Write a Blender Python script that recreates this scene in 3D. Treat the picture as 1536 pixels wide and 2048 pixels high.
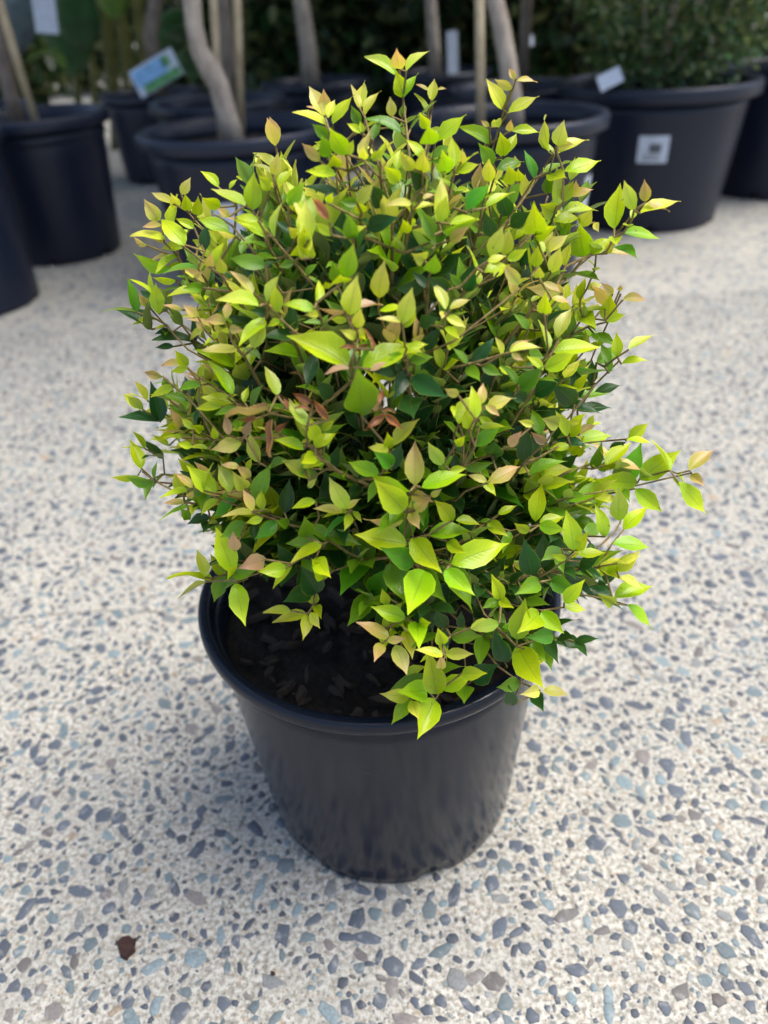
import bpy, bmesh, math, random
import numpy as np
from mathutils import Vector, Matrix
from mathutils.bvhtree import BVHTree
random.seed(7); rng = np.random.default_rng(7)
for o in list(bpy.data.objects): bpy.data.objects.remove(o)
scene = bpy.context.scene
col = scene.collection

# ------------------------------------------------------------------ camera
FPX, PITCH, ROLL = 1480.0, math.radians(35), math.radians(-3.26)
CAM = np.array([0.0, -0.475, 0.658])
_fw = np.array([0, math.cos(PITCH), -math.sin(PITCH)]); _up = np.array([0, math.sin(PITCH), math.cos(PITCH)]); _rt = np.array([1.0, 0, 0])
RT = _rt*math.cos(ROLL) + _up*math.sin(ROLL); UP = -_rt*math.sin(ROLL) + _up*math.cos(ROLL); FW = _fw
cd = bpy.data.cameras.new('camera'); cam = bpy.data.objects.new('camera', cd); col.objects.link(cam)
m = Matrix.Identity(4)
for i in range(3):
    m[i][0] = RT[i]; m[i][1] = UP[i]; m[i][2] = -FW[i]; m[i][3] = CAM[i]
cam.matrix_world = m
cd.sensor_fit = 'VERTICAL'; cd.sensor_height = 36.0; cd.lens = 36.0*FPX/2048; cd.clip_start = 0.02; cd.clip_end = 400
cd.dof.use_dof = True; cd.dof.focus_distance = 0.465; cd.dof.aperture_fstop = cd.lens/5.6
scene.camera = cam

# ------------------------------------------------------------------ light: bright overcast
SUN_EL, SUN_AZ = math.radians(68), math.radians(84)      # azimuth clockwise from +Y (away from the camera)
w = bpy.data.worlds.new('World'); scene.world = w; w.use_nodes = True
nt = w.node_tree; nt.nodes.clear()
wo = nt.nodes.new('ShaderNodeOutputWorld'); bg = nt.nodes.new('ShaderNodeBackground'); sk = nt.nodes.new('ShaderNodeTexSky')
sk.sky_type = 'NISHITA'; sk.sun_disc = False; sk.sun_elevation = SUN_EL; sk.sun_rotation = SUN_AZ
sk.air_density = 1.0; sk.dust_density = 3.6; sk.ozone_density = 1.0
bg.inputs['Strength'].default_value = 0.11
nt.links.new(sk.outputs[0], bg.inputs[0]); nt.links.new(bg.outputs[0], wo.inputs[0])
sd = bpy.data.lights.new('sun', 'SUN'); sd.energy = 1.5; sd.angle = math.radians(40); sd.color = (1.0, 0.97, 0.91)
sun = bpy.data.objects.new('sun', sd); col.objects.link(sun)
sdir = Vector((math.sin(SUN_AZ)*math.cos(SUN_EL), math.cos(SUN_AZ)*math.cos(SUN_EL), math.sin(SUN_EL)))
sun.rotation_euler = sdir.to_track_quat('Z', 'Y').to_euler(); sun.location = sdir*6
vs = scene.view_settings; vs.view_transform = 'Standard'; vs.look = 'None'; vs.gamma = 1.0; vs.use_curve_mapping = False; vs.exposure = 1.34
scene.render.engine = 'CYCLES'; scene.cycles.use_denoising = True
scene.cycles.max_bounces = 6; scene.cycles.diffuse_bounces = 4; scene.cycles.glossy_bounces = 3; scene.cycles.use_adaptive_sampling = True; scene.cycles.adaptive_threshold = 0.02; scene.cycles.transmission_bounces = 4; scene.cycles.transparent_max_bounces = 8

# ------------------------------------------------------------------ helpers
def ray(px, py):
    d = FW + RT*(px-768)/FPX - UP*(py-1024)/FPX
    return d/np.linalg.norm(d)
def at(px, py, Y):
    d = ray(px, py); return CAM + d*((Y-CAM[1])/d[1])
def depth(p): return float((np.asarray(p)-CAM) @ FW)
def project(P):
    v = np.asarray(P)-CAM; z = v @ FW
    return 768+FPX*(v @ RT)/z, 1024-FPX*(v @ UP)/z

def tag(o, label=None, cat=None, group=None, kind=None):
    if label: o['label'] = label
    if cat: o['category'] = cat
    if group: o['group'] = group
    if kind: o['kind'] = kind
    return o
def empty(name, loc=(0, 0, 0), rz=0.0):
    o = bpy.data.objects.new(name, None); o.empty_display_size = 0.05; o.location = loc; o.rotation_euler.z = rz; col.objects.link(o); return o
def link(name, me, mat=None, parent=None):
    o = bpy.data.objects.new(name, me); col.objects.link(o)
    if mat is not None and len(me.materials) == 0: me.materials.append(mat)
    if parent is not None: o.parent = parent
    return o
def mesh(name, v, f, smooth=True, tint=None, uv=None):
    me = bpy.data.meshes.new(name)
    me.from_pydata([tuple(map(float, x)) for x in v], [], [tuple(map(int, x)) for x in f])
    me.update()
    if smooth: me.polygons.foreach_set('use_smooth', [True]*len(me.polygons))
    if tint is not None:
        a = me.attributes.new('tint', 'FLOAT_COLOR', 'POINT'); t = np.ones((len(v), 4), np.float32); t[:, :3] = tint
        a.data.foreach_set('color', t.ravel())
    if uv is not None:
        l = me.uv_layers.new(name='UVMap'); idx = np.empty(len(me.loops), np.int32); me.loops.foreach_get('vertex_index', idx)
        l.data.foreach_set('uv', np.asarray(uv, np.float32)[idx].ravel())
    return me
class Geo:
    def __init__(s): s.v = []; s.f = []; s.n = 0
    def add(s, v, f):
        s.v.append(np.asarray(v, float)); s.f += [tuple(i+s.n for i in q) for q in f]; s.n += len(v)
    def tube(s, pts, rad, sides=8, cap=True):
        pts = [Vector(p) for p in pts]; n = len(pts); ref = None; rows = []
        for i, p in enumerate(pts):
            t = (pts[min(i+1, n-1)]-pts[max(i-1, 0)]).normalized()
            if ref is None: ref = t.orthogonal().normalized()
            ref = (ref-t*ref.dot(t)).normalized(); b = t.cross(ref)
            rows.append([p+(ref*math.cos(2*math.pi*k/sides)+b*math.sin(2*math.pi*k/sides))*rad[i] for k in range(sides)])
        v = [q for r in rows for q in r]
        f = [(i*sides+k, i*sides+(k+1) % sides, (i+1)*sides+(k+1) % sides, (i+1)*sides+k) for i in range(n-1) for k in range(sides)]
        if cap: f += [tuple(reversed(range(sides))), tuple((n-1)*sides+k for k in range(sides))]
        s.add(v, f)
    def build(s, name, smooth=True, tint=None, uv=None):
        return mesh(name, np.concatenate(s.v), s.f, smooth, tint, uv)

# ------------------------------------------------------------------ materials
def newmat(name):
    m = bpy.data.materials.new(name); m.use_nodes = True; nt = m.node_tree; nt.nodes.clear()
    out = nt.nodes.new('ShaderNodeOutputMaterial'); return m, nt, out
def N(nt, t, **kw):
    n = nt.nodes.new(t)
    for k, v in kw.items():
        if k.startswith('_'): setattr(n, k[1:], v)
        else: n.inputs[k.replace('__', ' ')].default_value = v
    return n
def L(nt, a, b): nt.links.new(a, b)
def mixc(nt, fac, a, b, mode='MIX'):
    n = nt.nodes.new('ShaderNodeMix'); n.data_type = 'RGBA'; n.blend_type = mode
    for s, x in ((n.inputs[0], fac), (n.inputs[6], a), (n.inputs[7], b)):
        if isinstance(x, bpy.types.NodeSocket): nt.links.new(x, s)
        elif isinstance(x, (int, float)): s.default_value = x
        else: s.default_value = (*x, 1)
    return n.outputs[2]
def math_(nt, op, a, b=None, c=None, clamp=False):
    n = nt.nodes.new('ShaderNodeMath'); n.operation = op; n.use_clamp = clamp
    for s, x in zip(n.inputs, (a, b, c)):
        if x is None: continue
        if isinstance(x, bpy.types.NodeSocket): nt.links.new(x, s)
        else: s.default_value = x
    return n.outputs[0]
def ramp(nt, fac, pts):
    n = nt.nodes.new('ShaderNodeValToRGB'); e = n.color_ramp.elements
    while len(e) < len(pts): e.new(0.5)
    for el, (p, c) in zip(e, pts): el.position = p; el.color = (c, c, c, 1) if isinstance(c, (int, float)) else (*c, 1)
    nt.links.new(fac, n.inputs[0]); return n.outputs[0]
def noise(nt, vec, scale, detail=3.0, rough=0.5, dist=0.0):
    n = nt.nodes.new('ShaderNodeTexNoise'); n.inputs['Scale'].default_value = scale; n.inputs['Detail'].default_value = detail
    n.inputs['Roughness'].default_value = rough; n.inputs['Distortion'].default_value = dist
    nt.links.new(vec, n.inputs['Vector']); return n
def coords(nt, kind='Object'): return nt.nodes.new('ShaderNodeTexCoord').outputs[kind]
def mapping(nt, vec, scale=(1, 1, 1)):
    n = nt.nodes.new('ShaderNodeMapping'); n.inputs['Scale'].default_value = scale; nt.links.new(vec, n.inputs[0]); return n.outputs[0]
def bump(nt, h, strength, dist):
    n = nt.nodes.new('ShaderNodeBump'); n.inputs['Strength'].default_value = strength; n.inputs['Distance'].default_value = dist
    nt.links.new(h, n.inputs['Height']); return n.outputs[0]
def principled(nt, out, base, rough=0.5, normal=None, spec=0.5):
    p = nt.nodes.new('ShaderNodeBsdfPrincipled')
    for k, x in (('Base Color', base), ('Roughness', rough), ('Specular IOR Level', spec)):
        if isinstance(x, bpy.types.NodeSocket): nt.links.new(x, p.inputs[k])
        elif isinstance(x, (int, float)): p.inputs[k].default_value = x
        else: p.inputs[k].default_value = (*x, 1)
    if normal is not None: nt.links.new(normal, p.inputs['Normal'])
    if out is not None: nt.links.new(p.outputs[0], out.inputs[0])
    return p

def mat_ground():
    m, nt, out = newmat('exposed_aggregate_concrete'); g = nt.nodes.new('ShaderNodeNewGeometry').outputs['Position']
    n1 = noise(nt, g, 230, 4, .62).outputs[0]; n2 = noise(nt, g, 900, 3, .6).outputs[0]; n3 = noise(nt, g, 9, 4, .6).outputs[0]; n4 = noise(nt, g, 60, 3, .6).outputs[0]
    c = mixc(nt, ramp(nt, n1, [(.38, 0), (.60, 1)]), (.20, .185, .145), (.55, .532, .468))
    c = mixc(nt, ramp(nt, n2, [(.30, .55), (.50, 0)]), c, (.16, .145, .125))
    c = mixc(nt, ramp(nt, n2, [(.62, 0), (.74, .5)]), c, (.64, .62, .56))
    c = mixc(nt, ramp(nt, n4, [(.60, 0), (.72, .35)]), c, (.46, .33, .20))
    c = mixc(nt, ramp(nt, n3, [(.34, .40), (.60, 0)]), c, (.27, .265, .24))
    n5 = noise(nt, g, 2.6, 5, .65).outputs[0]; c = mixc(nt, ramp(nt, n5, [(.36, .26), (.58, 0)]), c, (.25, .25, .235))
    # sand grains of many colours
    v = nt.nodes.new('ShaderNodeTexVoronoi'); v.inputs['Scale'].default_value = 330; L(nt, g, v.inputs['Vector'])
    vs_ = nt.nodes.new('ShaderNodeSeparateColor'); L(nt, v.outputs['Color'], vs_.inputs[0])
    gm = math_(nt, 'MULTIPLY', math_(nt, 'GREATER_THAN', vs_.outputs[0], .74), math_(nt, 'LESS_THAN', v.outputs['Distance'], .36))
    c = mixc(nt, math_(nt, 'MULTIPLY', gm, .8), c, ramp(nt, vs_.outputs[1], [(0, (.09, .10, .12)), (.45, (.20, .17, .13)), (.75, (.42, .27, .14)), (1, (.13, .15, .17))]))
    # beyond the modelled stones: the same aggregate, too far off to tell the pieces apart
    v2 = nt.nodes.new('ShaderNodeTexVoronoi'); v2.inputs['Scale'].default_value = 50; L(nt, g, v2.inputs['Vector'])
    s2 = nt.nodes.new('ShaderNodeSeparateColor'); L(nt, v2.outputs['Color'], s2.inputs[0])
    xyz = nt.nodes.new('ShaderNodeSeparateXYZ'); L(nt, g, xyz.inputs[0])
    far = math_(nt, 'MAXIMUM', math_(nt, 'GREATER_THAN', xyz.outputs[1], 1.35), math_(nt, 'GREATER_THAN', math_(nt, 'ABSOLUTE', xyz.outputs[0]), 1.4))
    sm = math_(nt, 'MULTIPLY', math_(nt, 'LESS_THAN', v2.outputs['Distance'], .42), math_(nt, 'GREATER_THAN', s2.outputs[0], .35))
    c = mixc(nt, math_(nt, 'MULTIPLY', math_(nt, 'MULTIPLY', sm, far), .9), c, ramp(nt, s2.outputs[1], [(0, (.10, .115, .14)), (.6, (.15, .17, .20)), (1, (.24, .29, .30))]))
    # hairline crack running left from behind the pot
    nk = noise(nt, g, 14, 4, .7).outputs[0]
    lin = math_(nt, 'ABSOLUTE', math_(nt, 'ADD', math_(nt, 'SUBTRACT', xyz.outputs[1], .27), math_(nt, 'MULTIPLY', math_(nt, 'SUBTRACT', nk, .5), .07)))
    ck = math_(nt, 'MULTIPLY', math_(nt, 'LESS_THAN', lin, .0022), math_(nt, 'LESS_THAN', xyz.outputs[0], -.1))
    c = mixc(nt, math_(nt, 'MULTIPLY', ck, .65), c, (.10, .09, .08))
    h = math_(nt, 'ADD', math_(nt, 'MULTIPLY', n1, .6), math_(nt, 'MULTIPLY', n2, .4))
    principled(nt, out, c, .86, bump(nt, h, .6, .0015), .3); return m
def mat_stone():
    m, nt, out = newmat('aggregate_stone'); a = nt.nodes.new('ShaderNodeAttribute'); a.attribute_name = 'tint'
    oi = nt.nodes.new('ShaderNodeObjectInfo'); g = nt.nodes.new('ShaderNodeNewGeometry').outputs['Position']
    n1 = noise(nt, g, 420, 4, .65).outputs[0]; n2 = noise(nt, g, 120, 3, .6).outputs[0]
    c = mixc(nt, ramp(nt, n1, [(.35, .5), (.62, 0)]), a.outputs[0], (.06, .065, .075))
    c = mixc(nt, ramp(nt, n2, [(.54, 0), (.74, .5)]), c, (.40, .40, .38))
    c = mixc(nt, math_(nt, 'MULTIPLY', oi.outputs['Random'], .12), c, (.30, .31, .31))
    principled(nt, out, c, .62, bump(nt, n1, .3, .0006), .4); return m
def mat_plastic(name, base, rough=.38, streak=True, dust=0.0, spec=.5):
    m, nt, out = newmat(name); o = coords(nt); st = mapping(nt, o, (26, 26, 2.2))
    n1 = noise(nt, st, 3, 4, .6).outputs[0]; n2 = noise(nt, o, 22, 3, .55).outputs[0]; n3 = noise(nt, o, 700, 2, .5).outputs[0]
    xyz = nt.nodes.new('ShaderNodeSeparateXYZ'); L(nt, o, xyz.inputs[0])
    c = mixc(nt, ramp(nt, n1, [(.45, 0), (.72, .14)]), base, tuple(x*1.8+.004 for x in base))
    if dust:
        d = math_(nt, 'MULTIPLY', ramp(nt, n2, [(.35, 0), (.7, 1)]), dust)
        c = mixc(nt, d, c, (.09, .085, .075))
    sc = noise(nt, mapping(nt, o, (9, 9, 130)), 4, 3, .6).outputs[0]; c = mixc(nt, ramp(nt, sc, [(.68, 0), (.74, .22)]), c, (.16, .17, .19))
    r = math_(nt, 'ADD', math_(nt, 'MULTIPLY', n1, .12), rough-.06)
    principled(nt, out, c, r, bump(nt, n3, .05, .0002), spec); return m
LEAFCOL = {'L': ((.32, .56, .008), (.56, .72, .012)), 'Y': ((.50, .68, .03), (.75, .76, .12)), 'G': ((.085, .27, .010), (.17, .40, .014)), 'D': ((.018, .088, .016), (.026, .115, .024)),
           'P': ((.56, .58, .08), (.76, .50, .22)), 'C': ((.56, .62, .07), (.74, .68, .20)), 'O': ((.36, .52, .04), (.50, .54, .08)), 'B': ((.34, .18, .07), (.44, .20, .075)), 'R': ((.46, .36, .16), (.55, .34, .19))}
def leaf_tint(c, uv, k=1.0):
    a, t = (np.array(x) for x in LEAFCOL[c]); f = np.clip(uv[:, 1:2]*1.25-.15, 0, 1)
    return (a*(1-f)+t*f)*k
def mat_leaf(name, shine=.38, trans=.42, jitter=.35):
    m, nt, out = newmat(name); a = nt.nodes.new('ShaderNodeAttribute'); a.attribute_name = 'tint'
    oi = nt.nodes.new('ShaderNodeObjectInfo'); uvn = nt.nodes.new('ShaderNodeUVMap'); uvn.uv_map = 'UVMap'
    s = nt.nodes.new('ShaderNodeSeparateXYZ'); L(nt, uvn.outputs[0], s.inputs[0]); g = nt.nodes.new('ShaderNodeNewGeometry')
    u = math_(nt, 'ABSOLUTE', math_(nt, 'MULTIPLY', math_(nt, 'SUBTRACT', s.outputs[0], .5), 2.0)); v = s.outputs[1]
    n1 = noise(nt, g.outputs['Position'], 75, 3, .6).outputs[0]
    hsv = nt.nodes.new('ShaderNodeHueSaturation'); L(nt, a.outputs[0], hsv.inputs['Color'])
    L(nt, math_(nt, 'ADD', math_(nt, 'MULTIPLY', oi.outputs['Random'], .05), .475), hsv.inputs['Hue'])
    L(nt, math_(nt, 'ADD', math_(nt, 'MULTIPLY', math_(nt, 'FRACT', math_(nt, 'MULTIPLY', oi.outputs['Random'], 17.3)), jitter), 1-jitter*.55), hsv.inputs['Value'])
    c = hsv.outputs[0]
    c = mixc(nt, ramp(nt, n1, [(.35, .30), (.65, 0)]), c, (.045, .13, .012), 'MIX') if jitter < 0 else mixc(nt, ramp(nt, n1, [(.32, .25), (.62, 0)]), c, (.5, .5, .45), 'MULTIPLY')
    # side veins and paler margin
    vv = math_(nt, 'SINE', math_(nt, 'ADD', math_(nt, 'MULTIPLY', v, 70), math_(nt, 'MULTIPLY', u, -16)))
    c = mixc(nt, ramp(nt, vv, [(.80, 0), (1, .16)]), c, (.85, .9, .45), 'SOFT_LIGHT')
    c = mixc(nt, ramp(nt, u, [(.88, 0), (.98, .65)]), c, (.16, .14, .02), 'ADD')
    sp = noise(nt, g.outputs['Position'], 240, 2, .5).outputs[0]; c = mixc(nt, ramp(nt, sp, [(.735, 0), (.77, .65)]), c, (.16, .08, .03))
    # midrib
    c = mixc(nt, ramp(nt, u, [(.0, .62), (.035, .5), (.065, 0)]), c, mixc(nt, .5, c, (.16, .15, .03)))
    # underside paler and matter
    back = g.outputs['Backfacing']
    c = mixc(nt, math_(nt, 'MULTIPLY', back, .35), c, (.44, .48, .20))
    hb = math_(nt, 'ADD', math_(nt, 'MULTIPLY', ramp(nt, u, [(0, 0), (.07, 1)]), .7), math_(nt, 'MULTIPLY', vv, .10))
    nrm = bump(nt, math_(nt, 'ADD', hb, math_(nt, 'MULTIPLY', n1, .5)), .35, .0006)
    r = math_(nt, 'ADD', math_(nt, 'MULTIPLY', back, .22), math_(nt, 'ADD', math_(nt, 'MULTIPLY', n1, .14), shine-.07))
    p = principled(nt, None, c, r, nrm, .45)
    tr = nt.nodes.new('ShaderNodeBsdfTranslucent'); L(nt, mixc(nt, 1.0, c, (1.15, 1.1, .55), 'MULTIPLY'), tr.inputs[0]); L(nt, nrm, tr.inputs['Normal'])
    mx = nt.nodes.new('ShaderNodeMixShader'); mx.inputs[0].default_value = trans; L(nt, p.outputs[0], mx.inputs[1]); L(nt, tr.outputs[0], mx.inputs[2]); L(nt, mx.outputs[0], out.inputs[0])
    return m
def mat_bark(name, c1, c2, scale=60, rough=.8, zs=.25):
    m, nt, out = newmat(name); o = mapping(nt, coords(nt), (1, 1, zs)); n1 = noise(nt, o, scale, 5, .65).outputs[0]; n2 = noise(nt, coords(nt), scale*.2, 3, .6).outputs[0]
    c = mixc(nt, ramp(nt, n1, [(.32, 0), (.66, 1)]), c1, c2); c = mixc(nt, ramp(nt, n2, [(.45, 0), (.7, .45)]), c, tuple(x*.55 for x in c1))
    principled(nt, out, c, rough, bump(nt, n1, .5, .002), .3); return m
def mat_plain(name, c, rough=.6, var=.25, scale=40, spec=.4):
    m, nt, out = newmat(name); n1 = noise(nt, coords(nt), scale, 4, .6).outputs[0]
    principled(nt, out, mixc(nt, ramp(nt, n1, [(.3, 0), (.7, 1)]), tuple(x*(1-var) for x in c), tuple(min(1, x*(1+var)) for x in c)), rough, bump(nt, n1, .15, .001), spec); return m

M = dict(ground=mat_ground(), stone=mat_stone(),
         pot=mat_plastic('black_nursery_plastic', (.0056, .0090, .0190), .18, dust=.06, spec=.30), pot_far=mat_plastic('worn_black_plastic', (.0056, .0100, .0250), .40, dust=.02, spec=.38),
         leaf=mat_leaf('shrub_leaf', .31, .40), hedge=mat_leaf('box_hedge_leaf', .30, .2), dark=mat_leaf('dark_tree_leaf', .42, .2),
         twig=mat_bark('shrub_twig', (.13, .085, .032), (.31, .23, .085), 240), trunk=mat_bark('grey_trunk_bark', (.26, .215, .175), (.52, .45, .37), 50),
         trunk2=mat_bark('brown_trunk_bark', (.13, .10, .08), (.26, .22, .18), 60), cane=mat_bark('bamboo_stake', (.40, .31, .19), (.62, .52, .35), 90, .55),
         green_cane=mat_bark('green_cane', (.06, .075, .02), (.17, .17, .05), 60, .5), soil=mat_bark('potting_mix', (.006, .005, .004), (.028, .022, .018), 190, .9, 1),
         chip=mat_bark('bark_chip', (.016, .012, .010), (.085, .062, .048), 260, .8, 1), chip2=mat_bark('brown_bark_chip', (.030, .015, .013), (.070, .034, .028), 260, .85, 1),
         white=mat_plain('white_label', (.52, .57, .66), .5, .10), ink=mat_plain('label_print', (.10, .11, .12), .6, .5, 300),
         blue=mat_plain('label_sky_print', (.22, .44, .72), .35, .25, 25), green=mat_plain('label_leaf_print', (.10, .30, .10), .35, .55, 60),
         glauc=mat_plain('glaucous_leaf', (.15, .21, .24), .5, .25, 14), paddle=mat_plain('paddle_leaf', (.045, .12, .04), .4, .3, 12), paddle2=mat_plain('young_paddle_leaf', (.16, .30, .05), .4, .3, 12))

# ------------------------------------------------------------------ ground and its aggregate
gm = Geo(); S = 90.0; gm.add([(-S, -S, 0), (S, -S, 0), (S, S, 0), (-S, S, 0)], [(0, 1, 2, 3)])
ground = tag(link('ground', gm.build('ground', False), M['ground']), 'pale exposed aggregate concrete paving under all the pots', None, None, 'structure')
def stone_geo(nv, seed):
    r = np.random.default_rng(seed); a = np.sort((np.arange(nv)+r.uniform(-.34, .34, nv))*2*np.pi/nv); rad = r.uniform(.68, 1.15, nv)
    st = r.uniform(1.0, 1.9); x = np.cos(a)*rad*st**.5; y = np.sin(a)*rad/st**.5
    base = np.stack([x, y, np.full(nv, -.10)], 1); mid = np.stack([x*.97, y*.97, np.full(nv, .02)], 1); top = np.stack([x*.80, y*.80, r.uniform(.045, .10, nv)], 1)
    v = np.concatenate([base, mid, top, [[0, 0, .10]]])
    f = [(k, (k+1) % nv, nv+(k+1) % nv, nv+k) for k in range(nv)] + [(nv+k, nv+(k+1) % nv, 2*nv+(k+1) % nv, 2*nv+k) for k in range(nv)] + [(2*nv+k, 2*nv+(k+1) % nv, 3*nv) for k in range(nv)]
    return v, f
SV = [stone_geo(5+i % 4, 50+i) for i in range(24)]
def stone_col(r):
    t = r.random()
    if t < .06: c = np.array([.24, .25, .24])*r.uniform(.75, 1.25)
    elif t < .64: c = np.array([.050, .065, .088])*r.uniform(.7, 1.45)
    elif t < .93: c = np.array([.15, .205, .22])*r.uniform(.65, 1.25)
    elif t < .985: c = np.array([.17, .15, .135])*r.uniform(.6, 1.3)
    else: c = np.array([.34, .26, .17])*r.uniform(.7, 1.3)
    return c
XM, Y0, Y1 = 1.4, -.55, 1.35
cell = .0115; taken = {}; stones = []
tries = 96000
cand = np.stack([rng.uniform(-XM, XM, tries), rng.uniform(Y0, Y1, tries), np.clip(rng.lognormal(math.log(.0033), .48, tries), .0016, .0100)], 1)
cand = cand[np.argsort(-cand[:, 2])]
for x, y, r in cand:
    if x*x+y*y < .119**2: continue
    i, j = int(x//cell), int(y//cell); ok = True
    for a in (-2, -1, 0, 1, 2):
        for b in (-2, -1, 0, 1, 2):
            for (X, Y, R) in taken.get((i+a, j+b), ()):
                if (X-x)**2+(Y-y)**2 < (.86*(R+r))**2: ok = False; break
            if not ok: break
        if not ok: break
    if not ok: continue
    taken.setdefault((i, j), []).append((x, y, r)); stones.append((x, y, r))
P3 = np.array([(x, y, 0) for x, y, r in stones]); px, py = project(P3); dz = (P3-CAM) @ FW
inv = (px > 8) & (px < 1528) & (py > 1000) & (py < 2040)
score = np.array([s[2] for s in stones])/dz*np.where(inv, 1, 0)
near = set(np.argsort(-score)[:300].tolist())
scol = {}
def stone_mesh(vi, ci):
    if (vi, ci) not in scol:
        v, f = SV[vi]; r = np.random.default_rng(900+ci); scol[(vi, ci)] = mesh('stone', v, f, True, stone_col(r)); scol[(vi, ci)].materials.append(M['stone'])
    return scol[(vi, ci)]
SG_v, SG_f, SG_t, n0 = [], [], [], 0
for k, (x, y, r) in enumerate(stones):
    a = rng.uniform(0, 6.283); vi = int(rng.integers(len(SV))); zs = .009*rng.uniform(.5, 1.2)
    if k in near:
        o = link('stone', stone_mesh(vi, int(rng.integers(12))), None, ground); o.location = (x, y, 0); o.rotation_euler.z = a; o.scale = (r, r, zs)
    else:
        v, f = SV[vi]; ca, sa = math.cos(a), math.sin(a)
        SG_v.append(np.stack([x+r*(v[:, 0]*ca-v[:, 1]*sa), y+r*(v[:, 0]*sa+v[:, 1]*ca), v[:, 2]*zs], 1)); SG_f += [tuple(i+n0 for i in q) for q in f]; n0 += len(v)
        SG_t.append(np.repeat(stone_col(rng)[None], len(v), 0))
so = link('aggregate', mesh('aggregate', np.concatenate(SG_v), SG_f, True, np.concatenate(SG_t)), M['stone'], ground); so['kind'] = 'stuff'

# ------------------------------------------------------------------ pots
def lathe(prof, seg=96, wob=None):
    v = []; f = []
    for i in range(seg):
        a = 2*math.pi*i/seg
        for j, (r, z) in enumerate(prof):
            zz = wob(a, j, z) if wob else z
            v.append((r*math.cos(a), r*math.sin(a), zz))
    n = len(prof)
    for i in range(seg):
        for j in range(n-1): f.append((i*n+j, ((i+1) % seg)*n+j, ((i+1) % seg)*n+j+1, i*n+j+1))
    return v, f
def disc(r, z, seg=96):
    return [(0, 0, z)]+[(r*math.cos(2*math.pi*i/seg), r*math.sin(2*math.pi*i/seg), z) for i in range(seg)], [(0, 1+i, 1+(i+1) % seg) for i in range(seg)]
def make_pot(parent, R, H, Rb, Rt, lip, mat, notches, nh=.010, nw=.13, roll=False, band=False):
    th = .0035
    def wob(a, j, z):
        if z > nh*.99: return z
        for c in notches:
            d = abs((a-c+math.pi) % (2*math.pi)-math.pi)
            if d < nw: return nh*.98
        return z
    zt = H-lip
    prof = [(Rb-.012, .0), (Rb-.003, .0), (Rb, .003), (Rb+(Rt-Rb)*nh/zt, nh)]
    for k in range(1, 10): prof.append((Rb+(Rt-Rb)*k/10, zt*k/10) if zt*k/10 > nh*1.2 else prof[-1])
    if band: prof += [(Rt-.004, zt*.905), (Rt-.001, zt*.91), (Rt+.004, zt*.935)]
    prof += [(Rt, zt), (Rt-th, zt)]
    for k in range(9, 0, -1): prof.append((Rb+(Rt-Rb)*k/10-th, max(zt*k/10, nh*1.3)))
    q = [prof[0]]
    for p in prof[1:]:
        if abs(p[0]-q[-1][0])+abs(p[1]-q[-1][1]) > 1e-6: q.append(p)
    prof = q
    g = Geo(); g.add(*lathe(prof, 128, wob)); g.add(*disc(Rb-th, nh*1.3)); b = link('pot', g.build('pot'), mat, parent)
    if roll:
        rp = [(Rt-th, H-lip*1.0), (R-.005, H-lip), (R-.001, H-lip*.93), (R, H-lip*.75), (R, H-lip*.25), (R-.003, H-lip*.06), (R-.009, H), (R-.018, H-.001), (Rt-.012, H-.007), (Rt-.014, H-lip*1.1)]
    else:
        rp = [(Rt-.0005, H-lip-.0055), (Rt+.0030, H-lip-.0050), (Rt+.0042, H-lip-.003), (R-.0022, H-lip+.0005), (R-.0006, H-lip+.002), (R, H-lip+.0045), (R, H-.0028), (R-.0012, H-.0008), (R-.003, H), (R-.0085, H-.0004), (R-.0098, H-.0018), (R-.0105, H-.006), (Rt-.008, H-.030)]
    rm = Geo(); rm.add(*lathe(rp, 128)); link('rim', rm.build('rim'), mat, b)
    return b
def make_soil(parent, r, z, mat, amp=.006, seg=48, rings=16):
    v = [(0, 0, z+amp)]; f = []
    for k in range(1, rings+1):
        for i in range(seg):
            a = 2*math.pi*i/seg; rr = r*k/rings; v.append((rr*math.cos(a), rr*math.sin(a), z+random.uniform(-amp, amp)*(1 if k < rings else .3)))
    f += [(0, 1+i, 1+(i+1) % seg) for i in range(seg)]
    for k in range(rings-1):
        for i in range(seg): f.append((1+k*seg+i, 1+(k+1)*seg+i, 1+(k+1)*seg+(i+1) % seg, 1+k*seg+(i+1) % seg))
    return link('soil', mesh('soil', v, f), mat, parent)
def chip_mesh(seed, flat=.28, n=6):
    r = np.random.default_rng(seed); a = np.arange(n)*2*np.pi/n+r.uniform(-.3, .3, n); rad = r.uniform(.6, 1.1, n)
    b = np.stack([np.cos(a)*rad, np.sin(a)*rad*.5, np.full(n, -flat)+r.uniform(-.1, .1, n)], 1); t = b.copy()*[.85, .85, 1]; t[:, 2] = flat+r.uniform(-.15, .15, n)
    return mesh('bark_chip', np.concatenate([b, t]), [tuple(reversed(range(n))), tuple(range(n, 2*n))]+[(k, (k+1) % n, n+(k+1) % n, n+k) for k in range(n)], False)

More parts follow.
